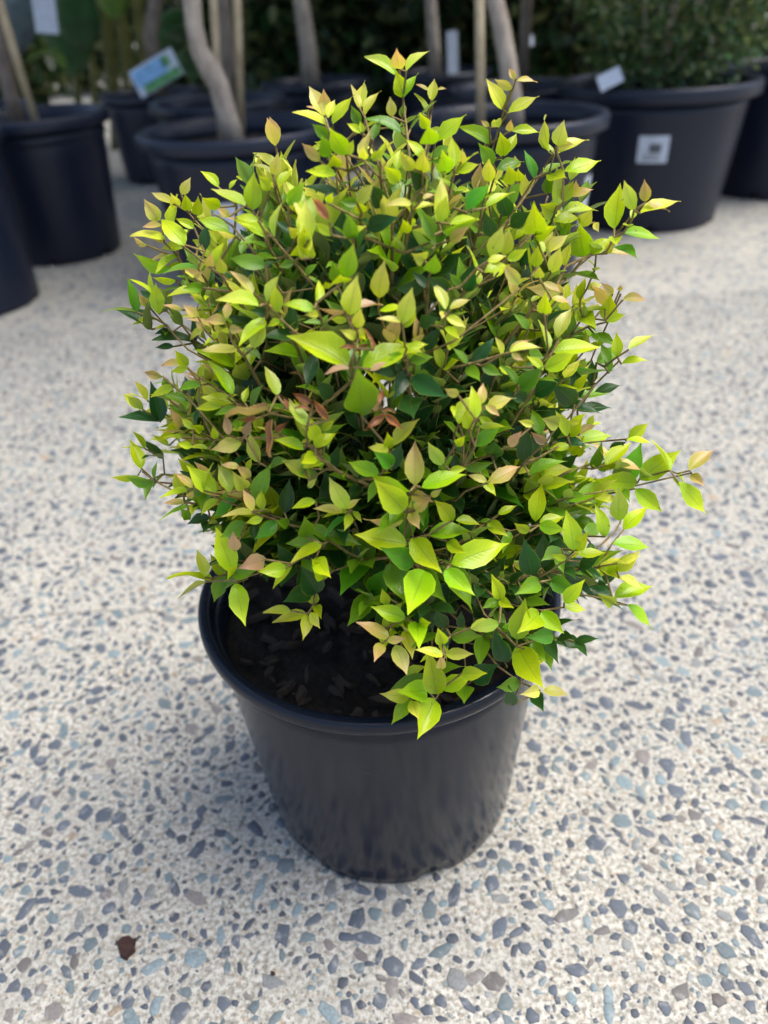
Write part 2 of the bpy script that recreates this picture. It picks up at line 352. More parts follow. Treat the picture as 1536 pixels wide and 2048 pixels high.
# ------------------------------------------------------------------ the potted shrub in front
PX = -.008; PH = .255
shrub = tag(empty('potted_shrub', (PX, 0, 0)), 'lime green leafy shrub with peach tips in a round black pot', 'potted shrub')
make_pot(shrub, .150, PH, .1213, .1395, .0125, M['pot'], [math.radians(x) for x in (-74, -14, 46, 106, 166, 226)], .0115, .13)
soil = make_soil(shrub, .1335, .221, M['soil'])
CM = [chip_mesh(300+i) for i in range(6)]
for c in CM: c.materials.append(M['chip'])
for k in range(170):
    a = random.uniform(0, 6.283); r = .128*math.sqrt(random.random()); o = link('bark_chip', CM[k % 6], None, soil)
    s = random.uniform(.003, .0105); o.location = (r*math.cos(a), r*math.sin(a), .2265+random.uniform(0, .005)); o.scale = (s*1.4, s, s*.8)
    o.rotation_euler = (random.uniform(-.5, .5), random.uniform(-.5, .5), random.uniform(0, 6.28))

LEAF_DATA = """A 560 80 3.84
945 445 895 245 110 L;950 440 1055 235 80 L;885 265 660 100 60 Y;970 240 1138 50 55 Y;915 225 900 85 110 P
1165 470 1185 295 75 Y;1140 385 1045 330 25 P;1210 385 1280 365 18 P;1135 560 1035 405 50 L;1000 690 1190 450 30 G;1130 680 1075 565 80 L;1165 670 1150 590 60 L
1150 800 1140 685 140 L;1190 790 1425 560 75 L;1110 920 985 745 60 L;1175 920 1330 800 50 G;860 590 845 435 75 C;930 710 670 560 75 G
340 585 230 345 90 C;345 580 335 375 100 P;345 570 205 505 35 P;370 600 420 450 60 Y;360 650 105 505 45 Y;360 690 75 590 50 L;405 650 560 400 80 L;470 650 630 380 50 L;370 745 250 645 80 G;510 880 385 680 130 L;520 880 565 770 60 L;545 860 625 735 70 L
360 905 320 735 110 G;420 970 415 885 115 L;475 930 440 840 50 C;310 930 165 790 80 P;300 925 125 855 40 P;320 920 255 800 50 G;430 1040 195 1005 80 L;445 1180 190 1115 90 D
620 530 640 295 85 Y;610 520 545 340 60 C;655 580 755 360 60 Y;610 660 545 500 75 G;640 710 615 620 40 L;620 715 515 640 50 L;715 770 770 600 65 G;635 920 690 690 75 C;640 920 640 830 70 Y;700 920 790 850 60 L;770 930 825 760 45 L
540 1150 820 1050 50 D;590 1250 720 1100 90 O;915 1090 800 970 100 L;900 1000 920 820 80 L;1020 1000 930 860 90 Y;1090 1010 1110 860 110 Y;1095 1130 1000 1005 110 D;800 1280 700 1120 130 D;1010 1260 810 1245 60 C;1095 1225 1200 1170 40 P;1215 1400 1260 1055 110 Y;1225 1400 1280 1190 100 L;1010 1310 1230 1240 50 Y;960 1480 950 1380 100 L;1240 1470 1530 1365 75 L;1180 1500 1080 1310 100 G
660 1440 890 1370 120 D;560 1530 520 1340 110 G;490 1520 670 1420 60 L;400 1500 270 1400 70 L;220 1536 190 1230 135 Y;130 1500 65 1440 80 Y;600 1250 455 1240 70 G;380 1400 250 1220 90 B;360 1250 400 1180 60 L;630 1330 600 1250 90 L;1330 980 1320 740 90 L;1270 1010 1250 850 130 L;1390 940 1400 840 70 C;1340 1020 1510 840 30 L;1350 1020 1536 950 60 L
B 900 100 3.072
400 180 360 110 35 P;410 190 540 185 35 P;405 250 500 165 50 P;380 240 275 180 50 C;325 365 225 170 85 Y;355 390 548 280 50 Y;250 575 65 450 70 L;240 470 190 435 30 P;250 480 300 460 20 P;365 500 375 430 45 P;380 500 570 495 60 L;330 650 310 505 90 L;345 640 410 510 60 L;265 700 185 585 80 G;285 740 460 655 60 G
615 620 540 405 50 Y;655 585 700 435 90 C;660 590 765 580 50 C;660 640 850 515 60 Y;720 640 810 530 80 Y;640 640 550 550 40 L;515 790 462 610 55 G;555 780 745 660 45 G;700 750 930 670 60 L;600 880 620 750 80 G;655 960 655 715 85 Y;690 1000 925 955 75 L;740 905 880 840 40 P;770 880 775 800 40 P;640 1000 560 950 100 L;530 1130 520 985 130 L;520 1140 635 1090 90 L;700 1140 705 1020 75 L;630 1060 820 1000 50 L;690 930 760 800 70 L
1010 1100 1045 815 115 L;1130 985 1070 800 80 Y;1200 930 1195 800 65 P;1170 1005 1415 895 45 Y;1200 940 1355 980 35 P;1065 1125 1297 1155 60 L;825 1270 800 1070 135 L;860 1260 1000 1130 70 L;960 1240 1015 1180 50 Y;970 1250 1120 1245 30 P;800 1080 870 985 80 O;890 1060 910 1110 40 C
245 1265 325 1085 90 Y;330 1260 365 1095 85 Y;230 1300 350 1260 50 Y;350 1290 475 1220 60 L;430 1440 325 1310 70 P;210 1370 370 1290 55 L;165 1340 110 1200 30 L;525 1335 540 1210 70 L;620 1370 680 1210 80 Y;610 1240 725 1130 60 C;570 1250 530 1130 30 L;710 1330 730 1165 55 Y;545 1400 550 1330 60 O;360 1020 310 870 100 D;370 1080 490 1000 90 D;270 1150 220 1010 90 D;110 990 245 815 70 G;240 810 240 670 80 Y;370 830 360 710 80 L;400 720 400 650 60 C;430 810 420 740 60 L;220 970 400 850 60 L;0 1070 185 1035 50 L;0 1170 110 1090 70 P
680 1490 485 1460 90 P;690 1500 600 1430 60 P;800 1536 830 1390 50 L;840 1470 945 1430 50 Y;1000 1500 930 1430 50 P;1060 1536 1220 1520 55 P;1040 1480 1050 1440 30 P
C 240 300 3.84
300 545 185 375 105 P;320 580 170 590 45 P;345 680 70 605 60 Y;500 730 310 490 130 L;410 640 430 335 45 L;400 410 240 320 60 C;470 340 540 215 70 C;440 440 400 350 80 Y;520 470 500 340 80 L;590 500 600 370 80 L;570 600 430 520 60 L;205 730 90 675 40 P;340 710 215 660 45 P;490 750 315 740 60 L;240 790 90 745 50 Y;380 900 80 820 90 L;370 800 185 870 40 P;755 285 625 145 70 L;965 430 700 285 75 Y;1020 460 1030 165 130 L;840 300 905 210 35 L;1170 180 1010 85 35 O;1180 190 1215 30 85 C;1205 270 1335 130 55 L;1150 310 1060 190 80 L;1290 420 1410 255 100 L
1190 670 1220 370 35 Y;770 440 640 370 90 L;720 490 640 420 40 P;840 510 750 450 60 P;1060 540 880 500 60 L;1130 660 880 530 100 L;840 620 600 520 80 L;890 660 730 620 40 C;1140 740 920 680 40 G;650 780 660 560 75 D;740 900 805 670 70 L;680 900 700 795 70 P;570 980 640 930 40 P;790 950 770 830 80 O;600 915 320 915 35 G;430 1000 235 1000 50 L;640 1060 490 1060 80 G;600 1105 360 1085 35 L;1260 820 1050 780 90 D;1120 890 840 820 110 G
1020 1105 860 905 75 P;1065 1200 735 1105 80 Y;1130 1180 1230 930 45 O;1210 1245 1190 1035 95 L;1490 1220 1255 1160 90 L;1240 1310 1125 1350 45 L;1020 1520 1110 1280 120 O;300 1260 265 1015 100 L;210 1200 145 1110 60 P;280 1300 90 1340 45 L;600 1280 490 1190 70 P;820 1330 640 1290 70 P;820 1300 830 1150 55 P;840 1370 940 1390 60 P;650 1380 580 1310 50 P;640 1370 530 1450 45 O;480 1230 330 1185 50 P;400 1400 260 1400 50 D;410 1510 265 1510 55 D;900 1536 625 1520 70 C;1360 1420 1085 1430 100 D;1405 840 1420 390 135 Y;1410 760 1415 580 100 L;1380 640 1295 600 60 Y;1380 820 1380 750 140 L;1470 830 1480 740 50 L;1320 740 1260 640 90 D;1340 860 1215 900 60 G;1300 1390 1330 1190 110 D;1140 1250 1010 1230 70 D;920 1180 650 1270 60 D
D 560 460 3.84
530 650 595 350 150 Y;590 750 620 600 90 Y;500 630 270 605 55 R;565 610 790 550 60 R;535 1055 80 755 170 L;630 1060 1080 835 170 L;620 1420 600 1080 250 G;600 830 470 770 70 Y;600 840 630 740 50 Y;755 520 800 255 135 Y;935 720 1015 445 130 Y;960 750 1040 580 80 L;925 710 740 670 40 C;960 710 1125 580 45 P;1270 610 1175 395 80 C;1305 610 1465 510 55 C;1265 630 1240 680 60 C;1280 670 1430 745 65 Y;500 360 560 125 140 L;430 400 410 260 90 G;480 405 470 360 150 L;360 450 350 410 80 L;280 560 310 380 60 L;255 610 20 545 90 L;300 640 205 650 60 Y;520 690 385 690 50 L;490 660 350 640 45 L
700 870 640 750 40 B;580 910 460 905 35 B;680 880 590 930 40 B;720 920 700 830 40 B;370 1460 250 1300 80 B;250 1330 95 1250 80 B;240 1390 110 1350 30 B;765 1380 695 1290 80 R;770 1340 800 1215 50 B;780 1390 890 1395 30 B;800 1420 650 1536 80 B;820 1420 950 1536 80 B;60 1380 30 1280 40 B;690 1080 830 1000 50 R;530 1060 340 1090 40 R;210 1500 65 1290 90 O;230 1536 230 1430 80 L;320 1536 420 1455 60 L;755 1405 640 1536 120 L
940 1000 830 950 80 G;975 910 1135 860 55 L;995 1000 1175 975 85 G;980 1080 880 1290 110 D;1020 1130 1285 1285 150 D;1010 1270 1020 1430 190 D;1110 920 1230 760 100 D;960 1050 700 1080 140 D;1070 720 1190 690 100 D;270 950 205 1210 110 D;400 1290 290 1170 110 D;1290 460 1130 360 110 D;1370 1270 1270 1220 70 C;1100 450 890 450 100 D;1110 230 1030 190 110 O;1160 330 1190 210 120 G;1390 430 1300 330 60 G;1510 300 1445 120 40 L;1420 460 1480 290 140 D;1440 1030 1330 900 50 G
E 900 500 3.413
735 600 825 370 90 C;670 680 610 470 60 L;700 700 1035 655 100 L;650 810 860 700 110 L;635 820 520 720 50 L;540 540 430 430 60 G;405 695 555 590 60 P;410 700 635 640 45 Y;420 705 500 755 40 P;350 715 320 590 35 Y;145 770 315 620 90 D;125 780 20 665 60 G;120 790 200 890 80 G;220 790 350 855 70 G;460 910 345 780 60 G;470 950 620 810 120 G;570 980 740 890 120 D;520 1010 390 980 80 D;850 1050 720 930 130 D;880 1010 850 800 95 D;965 915 970 745 75 D;970 950 890 900 50 G;985 970 1175 915 45 D;870 1100 1110 1050 70 D;1140 730 1135 560 75 L;1000 770 1180 660 90 G;1220 680 1390 575 60 O;1170 780 1360 730 45 L
1075 490 1100 310 110 L;1060 480 1200 440 60 L;1110 390 960 235 60 P;1170 360 1360 320 55 P;1165 290 1165 240 35 P;1060 400 905 420 40 L;900 370 915 190 60 L;720 290 535 270 90 P;640 220 765 290 50 P;690 330 840 350 40 P;640 430 650 310 90 L;890 400 985 520 100 L
60 1190 170 970 100 L;170 1150 175 930 80 L;215 1050 230 900 65 P;240 1090 435 980 70 C;240 1060 345 1130 50 P;130 1230 110 1090 80 L;200 1210 400 1200 60 L;170 1340 350 1200 90 G;150 1400 340 1280 70 L;40 1330 105 1270 60 L;800 1270 720 1095 70 L;810 1270 905 1150 80 L;880 1260 1000 1180 60 P;870 1310 1110 1245 80 L;850 1270 890 1340 50 P;820 1340 680 1350 50 L;830 1400 890 1310 110 L;740 1190 630 1150 100 O;570 1195 465 1165 50 Y;500 1450 530 1230 110 D;590 1420 560 1260 80 D;400 1340 480 1250 70 R;650 1320 560 1250 60 R;1220 1290 1355 1180 80 L;1200 1300 1390 1300 25 L;1090 1430 990 1300 50 P;1060 1470 1240 1310 90 L;1100 1450 1330 1485 55 P;1060 1510 965 1465 40 L;1090 1360 1200 1310 60 D;280 1400 310 1300 130 D;90 1480 300 1450 60 G;330 1536 480 1475 60 P;0 1500 115 1490 50 L;540 1540 790 1410 70 G;740 1490 870 1400 90 D
F 200 700 3.413
905 300 740 70 95 L;930 370 690 310 65 L;870 330 940 300 25 L;985 360 1010 235 50 L;830 390 650 400 60 L;940 410 780 430 50 G;1210 310 1140 95 85 O;600 110 510 0 70 L;560 100 410 95 40 P;600 120 480 150 50 L;430 180 290 150 50 P;500 250 340 320 70 L;600 350 430 300 70 G;690 240 530 260 50 G;640 540 550 460 50 L;610 510 500 510 25 P;700 550 640 520 60 L;790 610 770 520 50 L;560 600 435 595 35 L;630 660 520 640 50 L;740 680 600 660 30 L
1150 430 850 435 60 B;1060 470 950 480 50 B;1190 480 1150 730 70 B;1200 560 1280 490 50 B;880 580 855 440 60 R;985 580 1030 490 60 R;970 620 760 680 100 P;1090 770 1000 560 80 O;1290 400 1260 310 40 B;1415 600 1290 330 100 O;1480 620 1430 460 90 L;1470 660 1536 570 70 L;1390 680 1190 595 75 L;1380 640 1445 610 40 Y;1380 760 1470 700 70 L;1380 800 1520 770 50 L;1430 880 1245 730 90 O;1420 940 1475 880 40 O
285 810 205 610 90 L;260 855 55 890 45 L;370 900 160 880 70 G;375 880 390 755 30 G;790 980 590 785 120 L;710 960 755 765 45 L;635 940 515 840 60 P;560 950 505 840 80 O;600 960 400 1005 55 L;600 1010 640 960 45 P;580 1040 435 1035 45 P;600 1065 385 1150 45 L;810 1020 675 1120 55 L;890 970 810 770 90 O;1050 1020 1165 785 110 G;1025 870 930 790 70 P;990 950 920 850 90 O;950 800 830 770 45 P
1040 1100 975 950 65 P;1040 1115 825 1130 60 C;1110 1100 1100 945 55 L;1110 1150 995 1180 55 L;1210 1170 1060 1290 90 G;1260 1110 1295 880 100 D;1290 1190 1215 1170 70 G;1470 1030 1310 1080 70 L;1000 1180 820 1280 100 G;910 1520 790 1210 140 L;720 1550 665 1355 75 O;760 1560 460 1500 60 L;720 1585 525 1690 45 C;910 1530 880 1490 100 L;930 1590 990 1880 130 L;910 1540 1080 1500 80 G;1270 1490 1090 1510 100 L;1310 1460 1165 1625 70 L;1510 1320 1300 1445 90 L;1510 1330 1270 1310 90 G;1415 1280 1400 1160 110 G;1536 1560 1450 1430 100 L;1480 1660 1370 1470 150 D;1450 1640 1250 1720 120 D;1410 1800 1175 1860 85 Y;1300 1780 1110 1790 70 O;1420 1810 1385 1975 80 Y;1440 1790 1500 1900 65 Y;920 1370 910 1260 80 R;1130 1430 970 1480 110 R;750 1140 590 1180 70 D;610 1160 560 1090 60 G
G 560 800 3.072
830 525 830 240 115 P;800 530 825 205 130 L;800 560 515 485 80 L;870 540 1145 430 95 L;810 580 935 625 70 P;930 590 990 550 40 C;760 680 580 490 150 L;775 660 710 555 60 P;760 735 505 750 75 P;800 690 855 790 70 P;830 680 920 600 70 P;780 885 460 820 140 L;815 850 990 1060 140 L;910 830 1205 790 110 L;1030 870 1140 940 80 L;1050 1010 1415 855 150 L;1020 1040 1190 1195 110 L;860 1050 1000 1220 130 G;890 1050 785 1320 180 L;830 1000 650 920 130 G;680 1000 780 1240 150 G;1060 740 950 615 100 L;1080 740 1245 755 60 L;1340 705 1460 640 50 L;1280 750 1390 830 75 L;1530 810 1445 760 60 L;1275 515 1475 400 70 P;1270 500 1160 450 45 C
160 230 60 10 110 O;220 290 180 100 100 L;215 290 355 190 70 L;150 300 0 220 80 L;110 270 195 245 40 Y;215 340 130 390 80 L;270 380 135 410 40 L;415 670 305 480 100 Y;385 685 205 650 55 C;415 670 495 600 40 C;430 705 395 800 55 L;400 720 270 840 50 G;255 895 60 995 95 L;280 830 500 890 90 G;205 620 70 665 60 L;220 970 310 1090 100 L;350 430 345 250 65 D;610 460 415 375 90 L;690 400 590 325 90 G;670 310 540 285 55 Y;670 300 660 200 65 L;700 280 845 100 80 O;1000 400 910 260 80 O
770 1340 560 1270 95 L;660 1260 630 1165 60 L;840 1370 850 1510 110 L;850 1370 920 1370 90 L;1360 1230 1300 1070 80 L;1350 1230 1420 1270 60 L;1340 1230 1240 1280 60 G;1020 1400 960 1290 80 D;1110 1400 1115 1295 50 D;1170 1400 1350 1365 75 O;1050 1450 1240 1450 90 G;1000 1500 970 1400 75 L;670 1460 470 1360 90 P;660 1480 770 1465 50 P
H 750 850 2.194
1380 200 1485 95 60 P;1390 215 1440 265 40 P;1330 250 1460 390 55 L;1160 240 1345 110 90 L;1295 200 1220 60 25 L;1150 255 970 240 90 L;1140 280 1270 385 70 L;705 425 730 245 70 L;720 430 835 400 40 L;720 440 830 460 60 L;670 460 615 440 40 L;870 550 850 375 75 L;885 550 930 480 50 L;890 570 1020 550 45 L;840 590 775 570 30 L;1010 490 980 350 60 L;1070 420 1070 280 75 O;1090 460 1200 345 60 L;1040 520 1215 525 50 L;1060 640 1160 555 60 Y;1070 670 1190 720 40 C;1050 760 1225 690 70 L;1105 790 1230 890 45 L;1050 785 990 745 50 L;730 630 740 470 70 D;690 660 660 520 90 D;770 680 890 740 70 G;720 690 630 735 70 G;560 760 510 655 55 L;570 770 600 800 60 L;560 770 470 805 40 G;620 940 660 760 90 L;720 830 650 890 90 L;730 820 830 915 70 L;830 800 930 805 35 L;830 780 915 685 60 L;545 870 420 895 55 O
570 1040 530 900 75 D;625 970 735 1150 115 L;690 950 750 1040 60 G;780 920 680 930 70 G;635 1130 540 1150 60 G;600 1230 590 1160 60 D;720 1165 650 1180 50 C;735 1165 860 1175 45 C;700 1180 730 1240 60 D;270 1180 235 1000 95 L;295 1155 425 1105 70 L;230 1165 105 1170 90 L;300 1010 175 985 45 Y;310 1005 430 1005 50 Y;290 1070 290 1010 40 P;265 1205 190 1370 100 L;155 1190 35 1180 60 Y;155 1200 75 1310 60 L;165 1210 190 1290 55 Y;285 965 285 890 50 L;200 860 185 965 80 L;130 850 0 800 75 L;330 960 470 920 60 G;400 1140 390 1220 75 G;380 1090 480 1090 60 L;430 1120 530 1060 90 D;90 965 140 1095 70 P;30 960 0 1030 50 P"""
STEM_DATA = """A: 1000 1100,990 850,945 440,915 230
A: 1110 1200,1130 900,1160 570,1175 470
A: 760 1400,640 1100,500 880,380 700,350 600
A: 860 1300,700 780,655 600,610 520
A: 980 760,930 710,860 590
A: 560 1250,430 1040,310 930
A: 940 1500,1010 1330,1095 1225
B: 100 1000,260 610,330 380,390 230,405 180
B: 350 1050,440 930,540 790,660 590
B: 460 1180,600 1040,740 905
B: 500 1600,650 1460,810 1310,1020 1130,1130 1000,1210 930
B: 80 1490,165 1390,235 1290
B: 430 1180,540 1080,600 900
C: 1000 1130,760 950,500 750,370 670,300 560
C: 1250 1100,1010 760,860 580,720 490
C: 1500 1060,1280 800,1060 540
C: 1400 1440,1230 1290,1040 1110,1020 1080
C: 520 1530,300 1290,210 1190
C: 640 610,530 490,460 400
C: 1240 460,1190 310,1180 190
C: 950 1530,840 1370,820 1320
D: 640 1536,630 1400,590 1090,535 650
D: 1000 1290,980 1050,940 720
D: 420 1040,180 840,0 680
D: 1130 600,1140 380,1160 310
E: -300 760,30 620,480 260
E: 400 1230,540 1000,640 800,740 620
E: 780 1180,860 1080,1000 910,1150 760
E: 0 810,130 780,400 700
E: 960 760,1000 660,1080 490,1165 300
E: 380 1536,600 1420,830 1290
E: 80 1480,140 1300,215 1070
E: 20 1480,30 1250,60 1190
E: 780 1530,1000 1440,1090 1420
F: 1000 780,640 370,430 180
F: 1100 250,980 40,900 -60
F: 1500 470,1290 460,1150 430
F: 1500 690,1280 600,880 600,840 600
F: 560 1000,480 950,370 890,290 830
F: 1080 1100,900 1050,800 1010,640 940
F: 1536 1250,1290 1190,1110 1130,1040 1110
F: 1536 1340,1310 1450,930 1570,720 1580
F: 1470 1650,1460 1730,1420 1800
G: 560 530,360 440,260 360,170 270
G: 870 1080,850 950,800 780,780 660,830 530
G: 480 800,430 700,410 670
G: 1070 900,1030 1040,1010 1000
G: 1080 620,1140 560,1270 510
G: 1260 760,1340 710
H: 800 330,950 300,1130 270,1300 230,1390 210
H: 560 520,700 440,720 430
H: 640 720,770 640,880 560
H: 900 600,1010 510,1060 460,1080 420
H: 880 740,1000 760,1105 790
H: 480 830,620 970,700 1000
H: 540 1060,640 1130,725 1165
H: 250 1020,280 1180,265 1205
H: 640 800,730 815,830 800"""
REG = {}
raw = []
cur = None
for line in LEAF_DATA.strip().splitlines():
    p = line.split()
    if p[0] in 'ABCDEFGH': cur = p[0]; REG[cur] = tuple(float(x) for x in p[1:4]); continue
    for q in line.split(';'):
        a = q.split(); x0, y0, s = REG[cur]
        raw.append((x0+float(a[0])/s, y0+float(a[1])/s, x0+float(a[2])/s, y0+float(a[3])/s, float(a[4])/s, a[5]))
seen = []
for l in raw:
    if any(math.hypot(l[0]-k[0], l[1]-k[1]) < 20 and math.hypot(l[2]-k[2], l[3]-k[3]) < 24 for k in seen): continue
    seen.append(l)
LEAVES = seen

ELL = [(np.array([.000, .005, .440]), np.array([.142, .142, .165])), (np.array([.035, -.060, .335]), np.array([.135, .105, .085])), (np.array([-.06, -.02, .38]), np.array([.10, .12, .10]))]
def surf(px, py):
    """point of the shrub's outer surface on this line of sight, else the nearest approach to the shrub's body"""
    d = ray(px, py); best = None; miss = None
    for c, r in ELL:
        o = (CAM-c)/r; e = d/r; A = e@e; B = o@e; C = o@o-1; D = B*B-A*C
        if D > 0:
            t = (-B-math.sqrt(D))/A
            if best is None or t < best: best = t
        else:
            g = math.sqrt(C+1-B*B/A)
            if miss is None or g < miss[0]: miss = (g, -B/A)
    t = best if best is not None else miss[1]
    return clear(CAM+d*t)
def clear(P):
    """keep leaves out of the pot wall"""
    P = P.copy()
    for _ in range(60):
        r = math.hypot(P[0]-PX, P[1])
        if P[2] > PH+.008 or (P[2] > .232 and r < .125) or r > .157: break
        P = P + (CAM-P)*.01
    return P

class Leafspec: pass
SPEC = []
def add_leaf(B, T, n, wr, c, shape=None, hero=False):
    s = Leafspec(); s.B = np.asarray(B, float); s.T = np.asarray(T, float); s.n = np.asarray(n, float); s.w = wr; s.c = c; s.v = shape if shape is not None else int(rng.integers(18)); s.hero = hero
    SPEC.append(s); return s
ASP = .43
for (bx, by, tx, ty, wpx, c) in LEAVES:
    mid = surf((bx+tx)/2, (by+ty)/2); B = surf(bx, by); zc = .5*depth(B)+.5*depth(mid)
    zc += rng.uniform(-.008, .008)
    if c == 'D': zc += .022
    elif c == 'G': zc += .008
    elif c in 'B': zc -= .004
    def unp(x, y, z): d = FW + RT*(x-768)/FPX - UP*(y-1024)/FPX; return CAM+d*z
    lp = math.hypot(tx-bx, ty-by)*zc/FPX; wp = wpx*1.08*zc/FPX
    asp = ASP*rng.uniform(.98, 1.16); zt = zc
    if wp/lp > asp:                                          # foreshortened: the leaf points towards the viewer
        Lr = min(wp/asp, lp*2.3, .050); dz = math.sqrt(max(Lr*Lr-lp*lp, 0)); zt = zc-dz; Wr = wp
    else:
        k = rng.uniform(-.25, .25); zt = zc+lp*k; Lr = lp*math.sqrt(1+k*k); Wr = Lr*asp
    B = clear(unp(bx, by, zc)); T = clear(unp(tx, ty, zt))
    d = (T-B)/np.linalg.norm(T-B); toc = CAM-(B+T)/2; toc /= np.linalg.norm(toc); toc = toc-d*(toc@d); toc /= np.linalg.norm(toc)
    side = np.cross(d, toc); side = side if side[2] > 0 else -side
    ct = min(1.0, wp/max(Wr, 1e-6)); th = math.acos(max(.12, ct))
    if rng.random() < .12: th = -th
    n = toc*math.cos(th)+side*math.sin(th)
    add_leaf(B, T, n, Wr, c, None, True)
NH = len(SPEC)

# -- leaves of the far side, the inside and the gaps, as opposite pairs on shoots
CORE = np.array([0, 0, .36])
def rnd_dir():
    v = rng.normal(size=3); return v/np.linalg.norm(v)
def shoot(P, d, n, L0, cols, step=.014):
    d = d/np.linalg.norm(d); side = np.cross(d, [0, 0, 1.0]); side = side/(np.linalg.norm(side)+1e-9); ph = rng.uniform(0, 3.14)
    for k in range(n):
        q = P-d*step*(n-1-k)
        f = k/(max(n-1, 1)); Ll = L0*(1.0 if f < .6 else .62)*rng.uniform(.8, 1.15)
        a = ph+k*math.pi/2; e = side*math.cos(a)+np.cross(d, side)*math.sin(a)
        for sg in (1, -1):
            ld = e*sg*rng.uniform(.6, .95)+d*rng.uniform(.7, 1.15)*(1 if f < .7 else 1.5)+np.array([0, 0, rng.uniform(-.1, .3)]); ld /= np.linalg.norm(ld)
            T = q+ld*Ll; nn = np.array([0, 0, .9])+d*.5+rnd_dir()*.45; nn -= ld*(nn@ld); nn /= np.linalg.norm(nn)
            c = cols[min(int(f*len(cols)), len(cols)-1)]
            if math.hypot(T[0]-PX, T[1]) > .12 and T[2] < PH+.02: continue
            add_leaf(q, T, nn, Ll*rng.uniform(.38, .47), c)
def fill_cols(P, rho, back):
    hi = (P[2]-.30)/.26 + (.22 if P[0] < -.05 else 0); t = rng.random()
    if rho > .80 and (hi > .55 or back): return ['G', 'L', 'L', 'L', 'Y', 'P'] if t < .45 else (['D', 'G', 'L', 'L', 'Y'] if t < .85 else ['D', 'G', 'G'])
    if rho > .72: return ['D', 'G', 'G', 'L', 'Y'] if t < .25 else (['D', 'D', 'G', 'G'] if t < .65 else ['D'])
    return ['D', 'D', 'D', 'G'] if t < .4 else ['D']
nfill = 0
while nfill < 660:
    u = rnd_dir(); c, r = ELL[0] if rng.random() < .66 else ELL[int(rng.integers(1, 3))]
    rho = rng.uniform(.35, 1.0)**.7; P = c+r*u*rho
    if P[2] < .290 or P[2] > .59: continue
    toc = CAM-P; toc /= np.linalg.norm(toc); front = u@toc
    if front > .25 and rho > .84: continue
    if P[1] < -.03 and P[0] < -.02 and P[2] < .345: continue          # open side where the soil shows
    out = (P-CORE)/np.linalg.norm(P-CORE)+np.array([0, 0, .7])
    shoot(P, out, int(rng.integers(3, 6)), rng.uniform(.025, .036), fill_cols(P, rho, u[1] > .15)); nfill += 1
SIDE = [(np.array([.120, -.040, .345]), np.array([.060, .080, .080]), 40), (np.array([-.105, .00, .43]), np.array([.062, .10, .13]), 44), (np.array([.115, .00, .46]), np.array([.055, .09, .12]), 34), (np.array([-.10, -.02, .36]), np.array([.06, .08, .055]), 20)]
for c, r, cnt in SIDE:
    for _ in range(cnt):
        u = rnd_dir(); rho = rng.uniform(.3, 1.0); P = c+r*u*rho
        toc = CAM-P; toc /= np.linalg.norm(toc)
        if (u@toc > .3 and rho > .8) or (math.hypot(P[0]-PX, P[1]) > .11 and P[2] < .29): continue
        out = (P-CORE)/np.linalg.norm(P-CORE)+np.array([0, 0, .6]); t = rng.random()
        shoot(P, out, int(rng.integers(2, 5)), rng.uniform(.023, .033), ['G', 'L', 'L', 'Y'] if t < .35 else (['D', 'G', 'L', 'L'] if t < .7 else ['D', 'D', 'G']))
# sibling leaves opposite and below the nearest ones
for s in SPEC[:NH]:
    if s.c in 'BRD' or rng.random() < .45: continue
    d = s.T-s.B; Ln = np.linalg.norm(d); d = d/Ln; ax = (s.B-CORE)/np.linalg.norm(s.B-CORE)+np.array([0, 0, .3]); ax /= np.linalg.norm(ax)
    e = np.cross(ax, d)*rng.choice([-1, 1])+ax*.3+rnd_dir()*.3; e /= np.linalg.norm(e); B = s.B-ax*rng.uniform(.008, .018)-(CAM-s.B)/np.linalg.norm(CAM-s.B)*.006
    nn = np.array([0, 0, .8])+(CAM-B)*.6+rnd_dir()*.3; nn -= e*(nn@e); nn /= np.linalg.norm(nn); Ls = Ln*rng.uniform(.75, 1.0)
    T = B+e*Ls
    if (math.hypot(T[0]-PX, T[1]) > .12 and T[2] < PH+.02): continue
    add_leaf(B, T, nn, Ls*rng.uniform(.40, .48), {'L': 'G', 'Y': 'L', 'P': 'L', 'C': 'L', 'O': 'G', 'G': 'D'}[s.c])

# -- branches: every leaf joins the nearest twig, so that the whole shrub is one connected plant
NA = np.full((60000, 3), 99.0); PL = np.zeros(60000); NA[0] = (PX, 0, .222)
nodes = [np.array([PX, 0.0, .222])]; parent = [-1]; plen = [0.0]
def add_node(p, par): nodes.append(np.asarray(p, float)); parent.append(par); plen.append(plen[par]+float(np.linalg.norm(nodes[-1]-nodes[par]))); NA[len(nodes)-1] = nodes[-1]; PL[len(nodes)-1] = plen[-1]; return len(nodes)-1
for k in range(9):
    a = 2*math.pi*k/9+rng.uniform(-.2, .2); prev = 0; rr = rng.uniform(.05, .085); top = rng.uniform(.36, .47)
    if k == 0: rr = .01; top = .50
    for j in range(1, 7):
        t = j/6; prev = add_node((PX+math.cos(a)*(rr*t**.8)+rng.uniform(-.004, .004), math.sin(a)*(rr*t**.8)+rng.uniform(-.004, .004), .222+(top-.222)*t), prev)
def attach(P, bias=.32):
    A = NA[:len(nodes)]; d = np.sqrt(((A-P)**2).sum(1)); vert = np.where(A[:, 2] > P[2]+.012, .03, 0)
    rad = np.hypot(A[:, 0]-PX, A[:, 1]); outw = np.where(rad > math.hypot(P[0]-PX, P[1])+.008, .03, 0)
    return int(np.argmin(d+bias*PL[:len(nodes)]+vert+outw))
